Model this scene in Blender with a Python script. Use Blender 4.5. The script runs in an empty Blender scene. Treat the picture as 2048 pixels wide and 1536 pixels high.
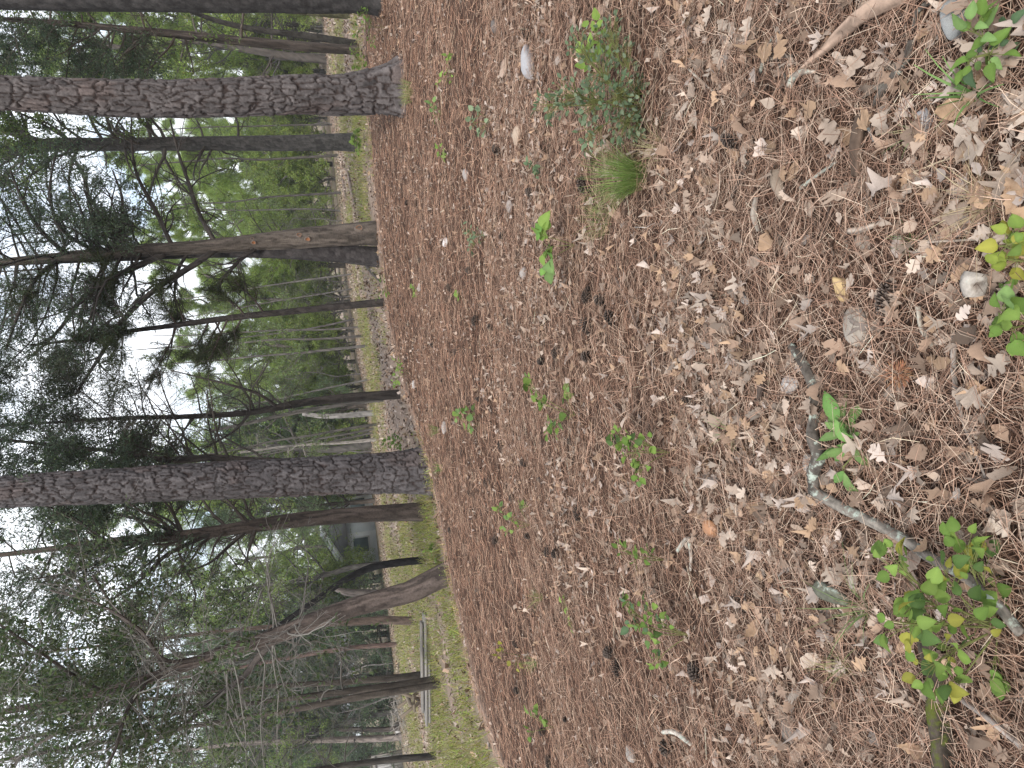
import bpy, math
import numpy as np
from mathutils import Matrix, Vector

# ------------------------------------------------------------------ camera, sky, sun, exposure
SC = bpy.context.scene
COL = SC.collection
F_PX = 1450.0                       # focal length in photo pixels (2048 wide)
CAM_H = 1.5
PITCH = math.radians(16.3)
ROLL = 0.075
CAM = np.array([0.0, 0.0, CAM_H])
_F = np.array([0, math.cos(PITCH), -math.sin(PITCH)])
_R = np.array([1.0, 0, 0])
_U = np.array([0, math.sin(PITCH), math.cos(PITCH)])
R_ = _R * math.cos(ROLL) - _U * math.sin(ROLL)
U_ = _U * math.cos(ROLL) + _R * math.sin(ROLL)

cd = bpy.data.cameras.new('camera')
cam = bpy.data.objects.new('camera', cd)
COL.objects.link(cam)
cd.sensor_fit = 'HORIZONTAL'
cd.sensor_width = 36.0
cd.lens = 36.0 * F_PX / 2048.0
cd.clip_start = 0.02
cd.clip_end = 2000
X_, Y_, Z_ = -U_, R_, -_F           # the phone was held on its side: picture right is down
cam.matrix_world = Matrix(((X_[0], Y_[0], Z_[0], 0), (X_[1], Y_[1], Z_[1], 0), (X_[2], Y_[2], Z_[2], CAM_H), (0, 0, 0, 1)))
SC.camera = cam

SUN_EL, SUN_AZ = 46.0, 195.0        # degrees; azimuth clockwise from +Y
w = bpy.data.worlds.new('World')
SC.world = w
w.use_nodes = True
nt = w.node_tree
for n in list(nt.nodes):
    nt.nodes.remove(n)
out = nt.nodes.new('ShaderNodeOutputWorld')
bg = nt.nodes.new('ShaderNodeBackground')
bg.inputs['Strength'].default_value = 0.10
sky = nt.nodes.new('ShaderNodeTexSky')
sky.sky_type = 'NISHITA'
sky.sun_disc = False
sky.sun_elevation = math.radians(SUN_EL)
sky.sun_rotation = math.radians(SUN_AZ)
sky.air_density = 1.0
sky.dust_density = 2.0
tcw = nt.nodes.new('ShaderNodeTexCoord')
mapw = nt.nodes.new('ShaderNodeMapping')
mapw.inputs['Scale'].default_value = (1, 1, 2.2)
cln = nt.nodes.new('ShaderNodeTexNoise')
cln.inputs['Scale'].default_value = 3.2
cln.inputs['Detail'].default_value = 6
cln.inputs['Roughness'].default_value = 0.6
rmp = nt.nodes.new('ShaderNodeValToRGB')
rmp.color_ramp.elements[0].position = 0.30
rmp.color_ramp.elements[1].position = 0.50
cmix = nt.nodes.new('ShaderNodeMix')
cmix.data_type = 'RGBA'
ccol = nt.nodes.new('ShaderNodeMix')
ccol.data_type = 'RGBA'
ccol.inputs['A'].default_value = (6.0, 6.5, 7.2, 1)
ccol.inputs['B'].default_value = (10.5, 10.8, 11.2, 1)
L = nt.links.new
L(tcw.outputs['Generated'], mapw.inputs['Vector'])
L(mapw.outputs['Vector'], cln.inputs['Vector'])
L(cln.outputs['Fac'], rmp.inputs['Fac'])
L(rmp.outputs['Color'], cmix.inputs['Factor'])
L(sky.outputs['Color'], cmix.inputs['A'])
L(cln.outputs['Fac'], ccol.inputs['Factor'])
L(ccol.outputs['Result'], cmix.inputs['B'])
L(cmix.outputs['Result'], bg.inputs['Color'])
L(bg.outputs['Background'], out.inputs['Surface'])

sl = bpy.data.lights.new('sun', 'SUN')
sl.energy = 1.5
sl.angle = math.radians(10)
sl.color = (1.0, 0.96, 0.9)
so = bpy.data.objects.new('sun', sl)
COL.objects.link(so)
_el, _az = math.radians(SUN_EL), math.radians(SUN_AZ)
so.rotation_euler = Vector((-math.sin(_az) * math.cos(_el), -math.cos(_az) * math.cos(_el), -math.sin(_el))).to_track_quat('-Z', 'Y').to_euler()

vs = SC.view_settings
vs.view_transform = 'Standard'
vs.look = 'None'
vs.exposure = 0.98
vs.gamma = 1.0
vs.use_curve_mapping = False
SC.cycles.max_bounces = 8
SC.cycles.diffuse_bounces = 5
SC.cycles.transmission_bounces = 3
SC.cycles.glossy_bounces = 2
SC.cycles.transparent_max_bounces = 4

# ------------------------------------------------------------------ numeric helpers
def rng_(s):
    return np.random.default_rng(s)

def smooth(a, b, x):
    t = np.clip((x - a) / (b - a), 0, 1)
    return t * t * (3 - 2 * t)

def _h(ix, iy, s):
    n = (ix.astype(np.int64) * 374761393 + iy.astype(np.int64) * 668265263 + s * 974711) & 0x7fffffff
    n = ((n ^ (n >> 13)) * 1274126177) & 0x7fffffff
    n = ((n ^ (n >> 16)) * 374761393) & 0x7fffffff
    return (n & 0xffff) / 65535.0

def vnoise(x, y, s=0):
    x = np.asarray(x, float); y = np.asarray(y, float)
    x, y = np.broadcast_arrays(x, y)
    ix = np.floor(x); iy = np.floor(y)
    fx = x - ix; fy = y - iy
    fx = fx * fx * (3 - 2 * fx); fy = fy * fy * (3 - 2 * fy)
    a = _h(ix, iy, s); b = _h(ix + 1, iy, s); c = _h(ix, iy + 1, s); d = _h(ix + 1, iy + 1, s)
    return (a * (1 - fx) + b * fx) * (1 - fy) + (c * (1 - fx) + d * fx) * fy

def fbm(x, y, s=0, o=4):
    t = 0; a = 0.5
    for k in range(o):
        t = t + a * vnoise(np.asarray(x) * 2 ** k, np.asarray(y) * 2 ** k, s + k * 17)
        a *= 0.5
    return t

def norm(v):
    v = np.asarray(v, float)
    return v / (np.linalg.norm(v, axis=-1, keepdims=True) + 1e-12)

# ------------------------------------------------------------------ terrain height
_EA = np.array([-3.2, -1.2, -0.6, -0.496, -0.414, -0.31, -0.267, -0.107, -0.008, 0.103, 0.236, 0.331, 0.42, 0.6, 1.2, 3.2])
_ER = np.array([8.0, 7.2, 7.2, 7.55, 8.2, 8.6, 8.8, 9.25, 10.6, 12.1, 12.4, 12.7, 12.9, 12.3, 12.0, 8.0])

def ground_h(x, y):
    x = np.asarray(x, float); y = np.asarray(y, float)
    r = np.hypot(x, y)
    az = np.arctan2(x, y)
    e = r - np.interp(az, _EA, _ER)
    z = 0.025 * np.clip(x, -80, 80)
    z = z - 0.13 * smooth(-0.1, 0.7, e) - np.interp(az, [-0.5, -0.3, 0, 0.3, 0.5], [0.045, 0.051, 0.056, 0.045, 0.042]) * np.clip(e - 0.3, 0, 70)
    z = z + 0.05 * (fbm(x * 0.6, y * 0.6, 3, 3) - 0.44) * smooth(0.5, 3, r)
    z = z + (0.032 * (fbm(x * 7, y * 7, 9, 3) - 0.44) + 0.02 * (vnoise(x * 24, y * 24, 19) - 0.5)) * smooth(14, 7, r)
    return z

def edge_e(x, y):
    return np.hypot(x, y) - np.interp(np.arctan2(x, y), _EA, _ER)

def ray(ix, iy):
    return _F + (ix - 1024) / F_PX * (-U_) + (768 - iy) / F_PX * R_

def PX(ix, iy, depth):
    """point on the vertical plane y = depth seen through the photo at (ix, iy)"""
    d = ray(ix, iy)
    return CAM + d * (depth / d[1])

def G(ix, iy):
    """point of the ground seen through the photo at (ix, iy)"""
    d = ray(ix, iy)
    t = np.geomspace(0.8, 140, 900)
    p = CAM[None] + d[None] * t[:, None]
    below = np.nonzero(p[:, 2] < ground_h(p[:, 0], p[:, 1]))[0]
    if len(below) == 0:
        return p[-1]
    a, b = t[max(below[0] - 1, 0)], t[below[0]]
    for _ in range(24):
        m = (a + b) / 2
        q = CAM + d * m
        if q[2] < ground_h(q[0], q[1]):
            b = m
        else:
            a = m
    q = CAM + d * b
    return np.array([q[0], q[1], float(ground_h(q[0], q[1]))])

def px_m(p):
    """metres per photo pixel at a point"""
    return float(np.dot(np.asarray(p) - CAM, _F)) / F_PX

# ------------------------------------------------------------------ mesh helpers
def mesh_np(name, V, faces, col=None, smooth_shade=False, mat=None, matidx=None):
    """faces: list of (k,n) int arrays, n-gon size per array"""
    me = bpy.data.meshes.new(name)
    V = np.ascontiguousarray(V, dtype=np.float32)
    if not isinstance(faces, (list, tuple)):
        faces = [faces]
    faces = [np.asarray(f, dtype=np.int32) for f in faces if len(f)]
    tot = sum(f.size for f in faces)
    nf = sum(len(f) for f in faces)
    me.vertices.add(len(V)); me.loops.add(tot); me.polygons.add(nf)
    me.vertices.foreach_set('co', V.ravel())
    me.loops.foreach_set('vertex_index', np.concatenate([f.ravel() for f in faces]))
    sizes = np.concatenate([np.full(len(f), f.shape[1], np.int32) for f in faces])
    starts = np.concatenate([[0], np.cumsum(sizes)[:-1]]).astype(np.int32)
    me.polygons.foreach_set('loop_start', starts)
    if smooth_shade:
        me.polygons.foreach_set('use_smooth', np.ones(nf, bool))
    mats = mat if isinstance(mat, (list, tuple)) else [mat]
    for m in mats:
        if m is not None:
            me.materials.append(m)
    if matidx is not None:
        me.polygons.foreach_set('material_index', np.asarray(matidx, np.int32))
    me.update(calc_edges=True)
    if col is not None:
        col = np.asarray(col, np.float32)
        if col.ndim == 1:
            col = np.tile(col, (len(V), 1))
        if col.shape[1] == 3:
            col = np.concatenate([col, np.ones((len(col), 1), np.float32)], 1)
        ca = me.color_attributes.new('Col', 'FLOAT_COLOR', 'POINT')
        ca.data.foreach_set('color', np.ascontiguousarray(col).ravel())
    return me

def obj(name, me, parent=None, loc=None, rot=None, scale=None):
    o = bpy.data.objects.new(name, me)
    COL.objects.link(o)
    if parent is not None:
        o.parent = parent
    if loc is not None:
        o.location = [float(c) for c in loc]
    if rot is not None:
        o.rotation_euler = rot
    if scale is not None:
        o.scale = scale if hasattr(scale, '__len__') else (scale,) * 3
    return o

def tag(o, label=None, cat=None, group=None, kind=None):
    if label: o['label'] = label
    if cat: o['category'] = cat
    if group: o['group'] = group
    if kind: o['kind'] = kind
    return o

def empty(name, loc, label=None, cat=None, group=None):
    o = bpy.data.objects.new(name, None)
    COL.objects.link(o)
    o.location = [float(c) for c in loc]
    o.empty_display_size = 0.1
    return tag(o, label, cat, group)

class Acc:
    """collects vertices, faces (tris and quads) and colours for one mesh"""
    def __init__(s):
        s.V = []; s.C = []; s.T = []; s.Q = []; s.n = 0
    def add(s, V, tris=None, quads=None, col=(1, 1, 1)):
        V = np.asarray(V, float).reshape(-1, 3)
        c = np.asarray(col, float)
        if c.ndim == 1:
            c = np.tile(c, (len(V), 1))
        s.V.append(V); s.C.append(c)
        if tris is not None and len(tris): s.T.append(np.asarray(tris) + s.n)
        if quads is not None and len(quads): s.Q.append(np.asarray(quads) + s.n)
        s.n += len(V)
    def mesh(s, name, mat, smooth_shade=False, origin=None):
        if not s.V:
            return mesh_np(name, np.zeros((0, 3)), [], mat=mat)
        V = np.concatenate(s.V); C = np.concatenate(s.C)
        if origin is not None:
            V = V - np.asarray(origin)
        fs = []
        if s.T: fs.append(np.concatenate(s.T))
        if s.Q: fs.append(np.concatenate(s.Q))
        return mesh_np(name, V, fs, C, smooth_shade, mat)

def tubes(acc, plist, rlist, sides, cols):
    """plist: list of (n,3) all the same n; sweeps them as tubes"""
    P = np.asarray(plist, float); Rr = np.asarray(rlist, float)
    K, n, _ = P.shape
    T = np.gradient(P, axis=1)
    T = norm(T)
    mean = norm(P[:, -1] - P[:, 0])
    ref = np.where((np.abs(mean[:, 2]) < 0.7)[:, None], np.array([[0, 0, 1.0]]), np.array([[1.0, 0, 0]]))
    B1 = norm(np.cross(T, ref[:, None, :]))
    B2 = np.cross(T, B1)
    a = np.arange(sides) * 2 * math.pi / sides
    ring = P[:, :, None, :] + Rr[:, :, None, None] * (np.cos(a)[None, None, :, None] * B1[:, :, None, :] + np.sin(a)[None, None, :, None] * B2[:, :, None, :])
    V = ring.reshape(-1, 3)
    k = np.arange(K)[:, None, None]; i = np.arange(n - 1)[None, :, None]; j = np.arange(sides)[None, None, :]
    b = (k * n + i) * sides
    q = np.stack([b + j, b + (j + 1) % sides, b + sides + (j + 1) % sides, b + sides + j], -1).reshape(-1, 4)
    cols = np.asarray(cols, float)
    if cols.ndim == 1:
        cols = np.tile(cols, (K, 1))
    acc.add(V, quads=q, col=np.repeat(cols, n * sides, axis=0))

def tubes_mixed(acc, items):
    """items: list of (pts, radii, sides, col)"""
    g = {}
    for p, r, s, c in items:
        g.setdefault((len(p), s), []).append((p, r, c))
    for (n, s), L_ in g.items():
        tubes(acc, [x[0] for x in L_], [x[1] for x in L_], s, [x[2] for x in L_])

def rhombs(acc, pos, axis, length, width, col, rng, fold=0.25):
    """leaf blades: a pointed four-corner leaf for each position"""
    n = len(pos)
    if n == 0: return
    axis = norm(axis)
    side = norm(np.cross(axis, rng.normal(size=(n, 3))))
    nr = np.cross(axis, side)
    l = np.asarray(length)[:, None] * np.ones((n, 1)); wd = np.asarray(width)[:, None] * np.ones((n, 1))
    a = pos; c = pos + axis * l - nr * l * fold * 0.5
    mid = pos + axis * l * 0.45
    b = mid + side * wd * 0.5 + nr * wd * fold
    d = mid - side * wd * 0.5 + nr * wd * fold
    V = np.stack([a, b, c, d], 1).reshape(-1, 3)
    i = np.arange(n)[:, None] * 4
    T = np.concatenate([i + np.array([[0, 1, 2]]), i + np.array([[0, 2, 3]])])
    acc.add(V, tris=T, col=np.repeat(col, 4, axis=0))

def slivers(acc, pos, axis, length, width, col, rng):
    """needles: thin triangles"""
    n = len(pos)
    if n == 0: return
    axis = norm(axis)
    side = norm(np.cross(axis, rng.normal(size=(n, 3))))
    l = np.asarray(length).reshape(-1, 1); wd = np.asarray(width).reshape(-1, 1)
    V = np.stack([pos - side * wd * 0.5, pos + side * wd * 0.5, pos + axis * l], 1).reshape(-1, 3)
    T = np.arange(n * 3).reshape(-1, 3)
    acc.add(V, tris=T, col=np.repeat(col, 3, axis=0))

def vary(base, n, rng, v=0.25, h=0.1):
    """n colours round a base colour"""
    b = np.asarray(base, float)[None]
    val = np.exp(rng.normal(0, v, (n, 1)))
    hue = 1 + rng.normal(0, h, (n, 3))
    return np.clip(b * val * hue, 0.003, 0.95)

# ------------------------------------------------------------------ materials
def new_mat(name):
    m = bpy.data.materials.new(name)
    m.use_nodes = True
    t = m.node_tree
    for n in list(t.nodes):
        t.nodes.remove(n)
    o = t.nodes.new('ShaderNodeOutputMaterial')
    return m, t, o

def N(t, kind, **kw):
    n = t.nodes.new(kind)
    for k, v in kw.items():
        n.inputs[k].default_value = v
    return n

def mat_attr(name, rough=0.8, trans=0.0, noise=0.0, nscale=60.0, bump=0.0, objrand=0.0, use_objcol=False, spec=0.3, speck=None):
    """base colour from the mesh colour layer; optional grain, relief and leaf translucency"""
    m, t, o = new_mat(name)
    p = N(t, 'ShaderNodeBsdfPrincipled', Roughness=rough)
    p.inputs['Specular IOR Level'].default_value = spec
    if use_objcol:
        oi = t.nodes.new('ShaderNodeObjectInfo'); c = oi.outputs['Color']
    else:
        at = t.nodes.new('ShaderNodeVertexColor'); at.layer_name = 'Col'; c = at.outputs['Color']
    tc = t.nodes.new('ShaderNodeTexCoord')
    if noise or bump:
        nz = N(t, 'ShaderNodeTexNoise', Scale=nscale, Detail=5.0, Roughness=0.65)
        t.links.new(tc.outputs['Object'], nz.inputs['Vector'])
    if noise:
        mr = N(t, 'ShaderNodeMapRange')
        mr.inputs['From Min'].default_value = 0.25; mr.inputs['From Max'].default_value = 0.75
        mr.inputs['To Min'].default_value = 1 - noise; mr.inputs['To Max'].default_value = 1 + noise
        t.links.new(nz.outputs['Fac'], mr.inputs['Value'])
        vm = t.nodes.new('ShaderNodeVectorMath'); vm.operation = 'SCALE'
        t.links.new(c, vm.inputs[0]); t.links.new(mr.outputs['Result'], vm.inputs['Scale'])
        c = vm.outputs['Vector']
    if speck:
        sc_, lo, hi, scol = speck
        n2 = N(t, 'ShaderNodeTexNoise', Scale=sc_, Detail=4.0, Roughness=0.7)
        t.links.new(tc.outputs['Object'], n2.inputs['Vector'])
        mr2 = N(t, 'ShaderNodeMapRange')
        mr2.inputs['From Min'].default_value = lo; mr2.inputs['From Max'].default_value = hi
        t.links.new(n2.outputs['Fac'], mr2.inputs['Value'])
        mx = t.nodes.new('ShaderNodeMix'); mx.data_type = 'RGBA'
        t.links.new(mr2.outputs['Result'], mx.inputs['Factor'])
        t.links.new(c, mx.inputs['A']); mx.inputs['B'].default_value = (*scol, 1)
        c = mx.outputs['Result']
    if objrand:
        oi = t.nodes.new('ShaderNodeObjectInfo')
        mr = N(t, 'ShaderNodeMapRange')
        mr.inputs['To Min'].default_value = 1 - objrand; mr.inputs['To Max'].default_value = 1 + objrand
        t.links.new(oi.outputs['Random'], mr.inputs['Value'])
        vm = t.nodes.new('ShaderNodeVectorMath'); vm.operation = 'SCALE'
        t.links.new(c, vm.inputs[0]); t.links.new(mr.outputs['Result'], vm.inputs['Scale'])
        c = vm.outputs['Vector']
    t.links.new(c, p.inputs['Base Color'])
    if bump:
        b = N(t, 'ShaderNodeBump', Strength=bump, Distance=0.01)
        t.links.new(nz.outputs['Fac'], b.inputs['Height'])
        t.links.new(b.outputs['Normal'], p.inputs['Normal'])
    sh = p.outputs['BSDF']
    if trans:
        tr = t.nodes.new('ShaderNodeBsdfTranslucent')
        t.links.new(c, tr.inputs['Color'])
        mx = N(t, 'ShaderNodeMixShader', Fac=trans)
        t.links.new(sh, mx.inputs[1]); t.links.new(tr.outputs['BSDF'], mx.inputs[2])
        sh = mx.outputs['Shader']
    t.links.new(sh, o.inputs['Surface'])
    return m

M = {}
M['bark'] = mat_attr('bark', rough=0.9, noise=0.35, nscale=45, bump=0.5, spec=0.15)
M['twig'] = mat_attr('twig', rough=0.9, spec=0.15)
M['lichen_bark'] = mat_attr('lichen_bark', rough=0.9, noise=0.4, nscale=50, bump=0.6, spec=0.15, speck=(22, 0.54, 0.63, (0.36, 0.40, 0.34)))
M['mossy_bark'] = mat_attr('mossy_bark', rough=0.95, noise=0.4, nscale=60, bump=0.6, spec=0.1, speck=(11, 0.52, 0.60, (0.075, 0.085, 0.02)))
M['foliage'] = mat_attr('foliage', rough=0.6, trans=0.5, spec=0.25, objrand=0.18)
M['leaf_green'] = mat_attr('leaf_green', rough=0.65, trans=0.4, noise=0.2, nscale=90, spec=0.2, objrand=0.22, speck=(45, 0.60, 0.70, (0.26, 0.21, 0.06)))
M['leaf_dry'] = mat_attr('leaf_dry', rough=0.75, trans=0.12, noise=0.22, nscale=70, bump=0.25, objrand=0.16, spec=0.15)
M['litter'] = mat_attr('litter', rough=0.75, trans=0.05, spec=0.25)
M['grass'] = mat_attr('grass', rough=0.6, trans=0.3, spec=0.25)
M['cone'] = mat_attr('cone', rough=0.8, noise=0.3, nscale=120, objrand=0.3, spec=0.2)
M['stone'] = mat_attr('stone', rough=0.85, noise=0.35, nscale=38, bump=0.5, use_objcol=True, spec=0.3, speck=(90, 0.60, 0.72, (0.09, 0.08, 0.07)))
M['wood'] = mat_attr('wood', rough=0.85, noise=0.3, nscale=40, bump=0.3, spec=0.2)
M['plain'] = mat_attr('plain', rough=0.6, noise=0.08, nscale=20)
M['mushroom'] = mat_attr('mushroom', rough=0.45, noise=0.15, nscale=60, spec=0.4)

def ground_material():
    m, t, o = new_mat('forest_floor')
    Lk = t.links.new
    p = N(t, 'ShaderNodeBsdfPrincipled', Roughness=0.95)
    p.inputs['Specular IOR Level'].default_value = 0.1
    at = t.nodes.new('ShaderNodeVertexColor'); at.layer_name = 'Col'
    tc = t.nodes.new('ShaderNodeTexCoord')
    def noise(sc, det=6, ro=0.65, stretch=None):
        n = N(t, 'ShaderNodeTexNoise', Scale=sc, Detail=det, Roughness=ro)
        if stretch:
            mp = N(t, 'ShaderNodeMapping', Scale=stretch)
            Lk(tc.outputs['Object'], mp.inputs['Vector']); Lk(mp.outputs['Vector'], n.inputs['Vector'])
        else:
            Lk(tc.outputs['Object'], n.inputs['Vector'])
        return n.outputs['Fac']
    fine = noise(70, 5, 0.75)
    mid = noise(9, 5, 0.7)
    big = noise(1.3, 4, 0.6)
    def ramp(sock, pts):
        r = t.nodes.new('ShaderNodeValToRGB')
        while len(r.color_ramp.elements) < len(pts):
            r.color_ramp.elements.new(0.5)
        for e, (ps, c) in zip(r.color_ramp.elements, pts):
            e.position = ps; e.color = (*c, 1)
        Lk(sock, r.inputs['Fac']); return r.outputs['Color']
    bed = ramp(fine, [(0.30, (0.014, 0.009, 0.007)), (0.5, (0.06, 0.034, 0.024)), (0.70, (0.17, 0.10, 0.07))])
    lit = ramp(fine, [(0.3, (0.09, 0.06, 0.045)), (0.5, (0.26, 0.19, 0.15)), (0.68, (0.44, 0.36, 0.30))])
    grs = ramp(mid, [(0.35, (0.07, 0.07, 0.025)), (0.55, (0.15, 0.16, 0.05)), (0.72, (0.24, 0.21, 0.10))])
    gm = N(t, 'ShaderNodeMath'); gm.operation = 'MULTIPLY'
    def mix(f, a, b):
        mx = t.nodes.new('ShaderNodeMix'); mx.data_type = 'RGBA'
        Lk(f, mx.inputs['Factor']); Lk(a, mx.inputs['A']); Lk(b, mx.inputs['B'])
        return mx.outputs['Result']
    sp = t.nodes.new('ShaderNodeSeparateColor'); Lk(at.outputs['Color'], sp.inputs['Color'])
    far = mix(sp.outputs['Green'], lit, grs)
    c = mix(sp.outputs['Red'], far, bed)
    Lk(c, p.inputs['Base Color'])
    b = N(t, 'ShaderNodeBump', Strength=0.8, Distance=0.02)
    Lk(fine, b.inputs['Height']); Lk(b.outputs['Normal'], p.inputs['Normal'])
    Lk(p.outputs['BSDF'], o.inputs['Surface'])
    return m
M['ground'] = ground_material()

# ------------------------------------------------------------------ the ground
def grass_mask(x, y):
    e = edge_e(x, y)
    az = np.arctan2(x, y)
    r = np.hypot(x, y)
    left = smooth(-0.02, -0.28, az)
    ee = e + 1.6 * (fbm(x * 0.8 + 3, y * 0.8, 61, 3) - 0.44)
    g = smooth(0.5, 1.8, ee) * smooth(0.44, 0.56, fbm(x * 0.5 + 7, y * 0.5, 21, 4) + 0.14 * left)
    g = g * (0.55 + 0.45 * smooth(0.3, 0.55, fbm(x * 2.3, y * 2.3, 23, 2)))
    g = np.maximum(g, smooth(0.1, 0.5, ee) * smooth(1.8, 0.7, ee) * smooth(0.40, 0.58, fbm(x * 0.9, y * 0.9, 5, 3)) * 0.8)
    return np.clip(g, 0, 1)

def build_ground():
    a = np.concatenate([np.linspace(-0.75, 0.75, 230), np.linspace(0.75, 2 * math.pi - 0.75, 62)[1:-1]])
    r = np.concatenate([[0.0], np.geomspace(0.25, 0.95, 10), np.geomspace(0.97, 6, 105), np.geomspace(6.2, 160, 75)])
    A, Rr = np.meshgrid(a, r)
    x = Rr * np.sin(A); y = Rr * np.cos(A)
    z = ground_h(x, y)
    V = np.stack([x, y, z], -1).reshape(-1, 3)
    na = len(a)
    i = np.arange(len(r) - 1)[:, None]; j = np.arange(na)[None]
    q = np.stack([i * na + j, (i + 1) * na + j, (i + 1) * na + (j + 1) % na, i * na + (j + 1) % na], -1).reshape(-1, 4)[:, ::-1]
    e = edge_e(V[:, 0], V[:, 1])
    bed = smooth(0.5, -0.25, e + 0.6 * (fbm(V[:, 0] * 2, V[:, 1] * 2, 31, 3) - 0.44))
    col = np.stack([bed, 0.6 * grass_mask(V[:, 0], V[:, 1]), np.zeros(len(V))], 1)
    o = obj('ground', mesh_np('ground', V, [q], col, True, M['ground']))
    tag(o, 'forest floor of brown pine needles running down to leaf litter and grass', kind='structure')
build_ground()

# ------------------------------------------------------------------ trunks with real bark relief
def worley(u, v, s, wrap=None):
    """F1, F2-F1 and cell id of jittered points; u wraps with period wrap"""
    iu = np.floor(u); iv = np.floor(v)
    f1 = np.full(u.shape, 9.0); f2 = np.full(u.shape, 9.0); cid = np.zeros(u.shape); dvv = np.zeros(u.shape)
    for du in (-1, 0, 1):
        for dv in (-1, 0, 1):
            cu = iu + du; cv = iv + dv
            hu = np.mod(cu, wrap) if wrap else cu
            px = cu + 0.12 + 0.76 * _h(hu, cv, s); py = cv + 0.12 + 0.76 * _h(hu, cv, s + 5)
            d = np.hypot((u - px), (v - py))
            c = _h(hu, cv, s + 9)
            nearer = d < f1
            f2 = np.where(nearer, f1, np.minimum(f2, d))
            cid = np.where(nearer, c, cid); dvv = np.where(nearer, v - py, dvv)
            f1 = np.where(nearer, d, f1)
    return f1, f2 - f1, cid, dvv

def resample(P, Rr, step):
    P = np.asarray(P, float); Rr = np.asarray(Rr, float)
    s = np.concatenate([[0], np.cumsum(np.linalg.norm(np.diff(P, axis=0), axis=1))])
    n = max(int(s[-1] / step), 4)
    t = np.linspace(0, s[-1], n + 1)
    # smooth (Catmull style) via cubic hermite on arc length
    d = np.gradient(P, s, axis=0)
    k = np.clip(np.searchsorted(s, t, side='right') - 1, 0, len(s) - 2)
    h = (s[k + 1] - s[k])[:, None]; x = ((t - s[k]) / (s[k + 1] - s[k]))[:, None]
    Q = (2 * x**3 - 3 * x**2 + 1) * P[k] + (x**3 - 2 * x**2 + x) * h * d[k] + (-2 * x**3 + 3 * x**2) * P[k + 1] + (x**3 - x**2) * h * d[k + 1]
    return Q, np.interp(t, s, Rr), t

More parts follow.
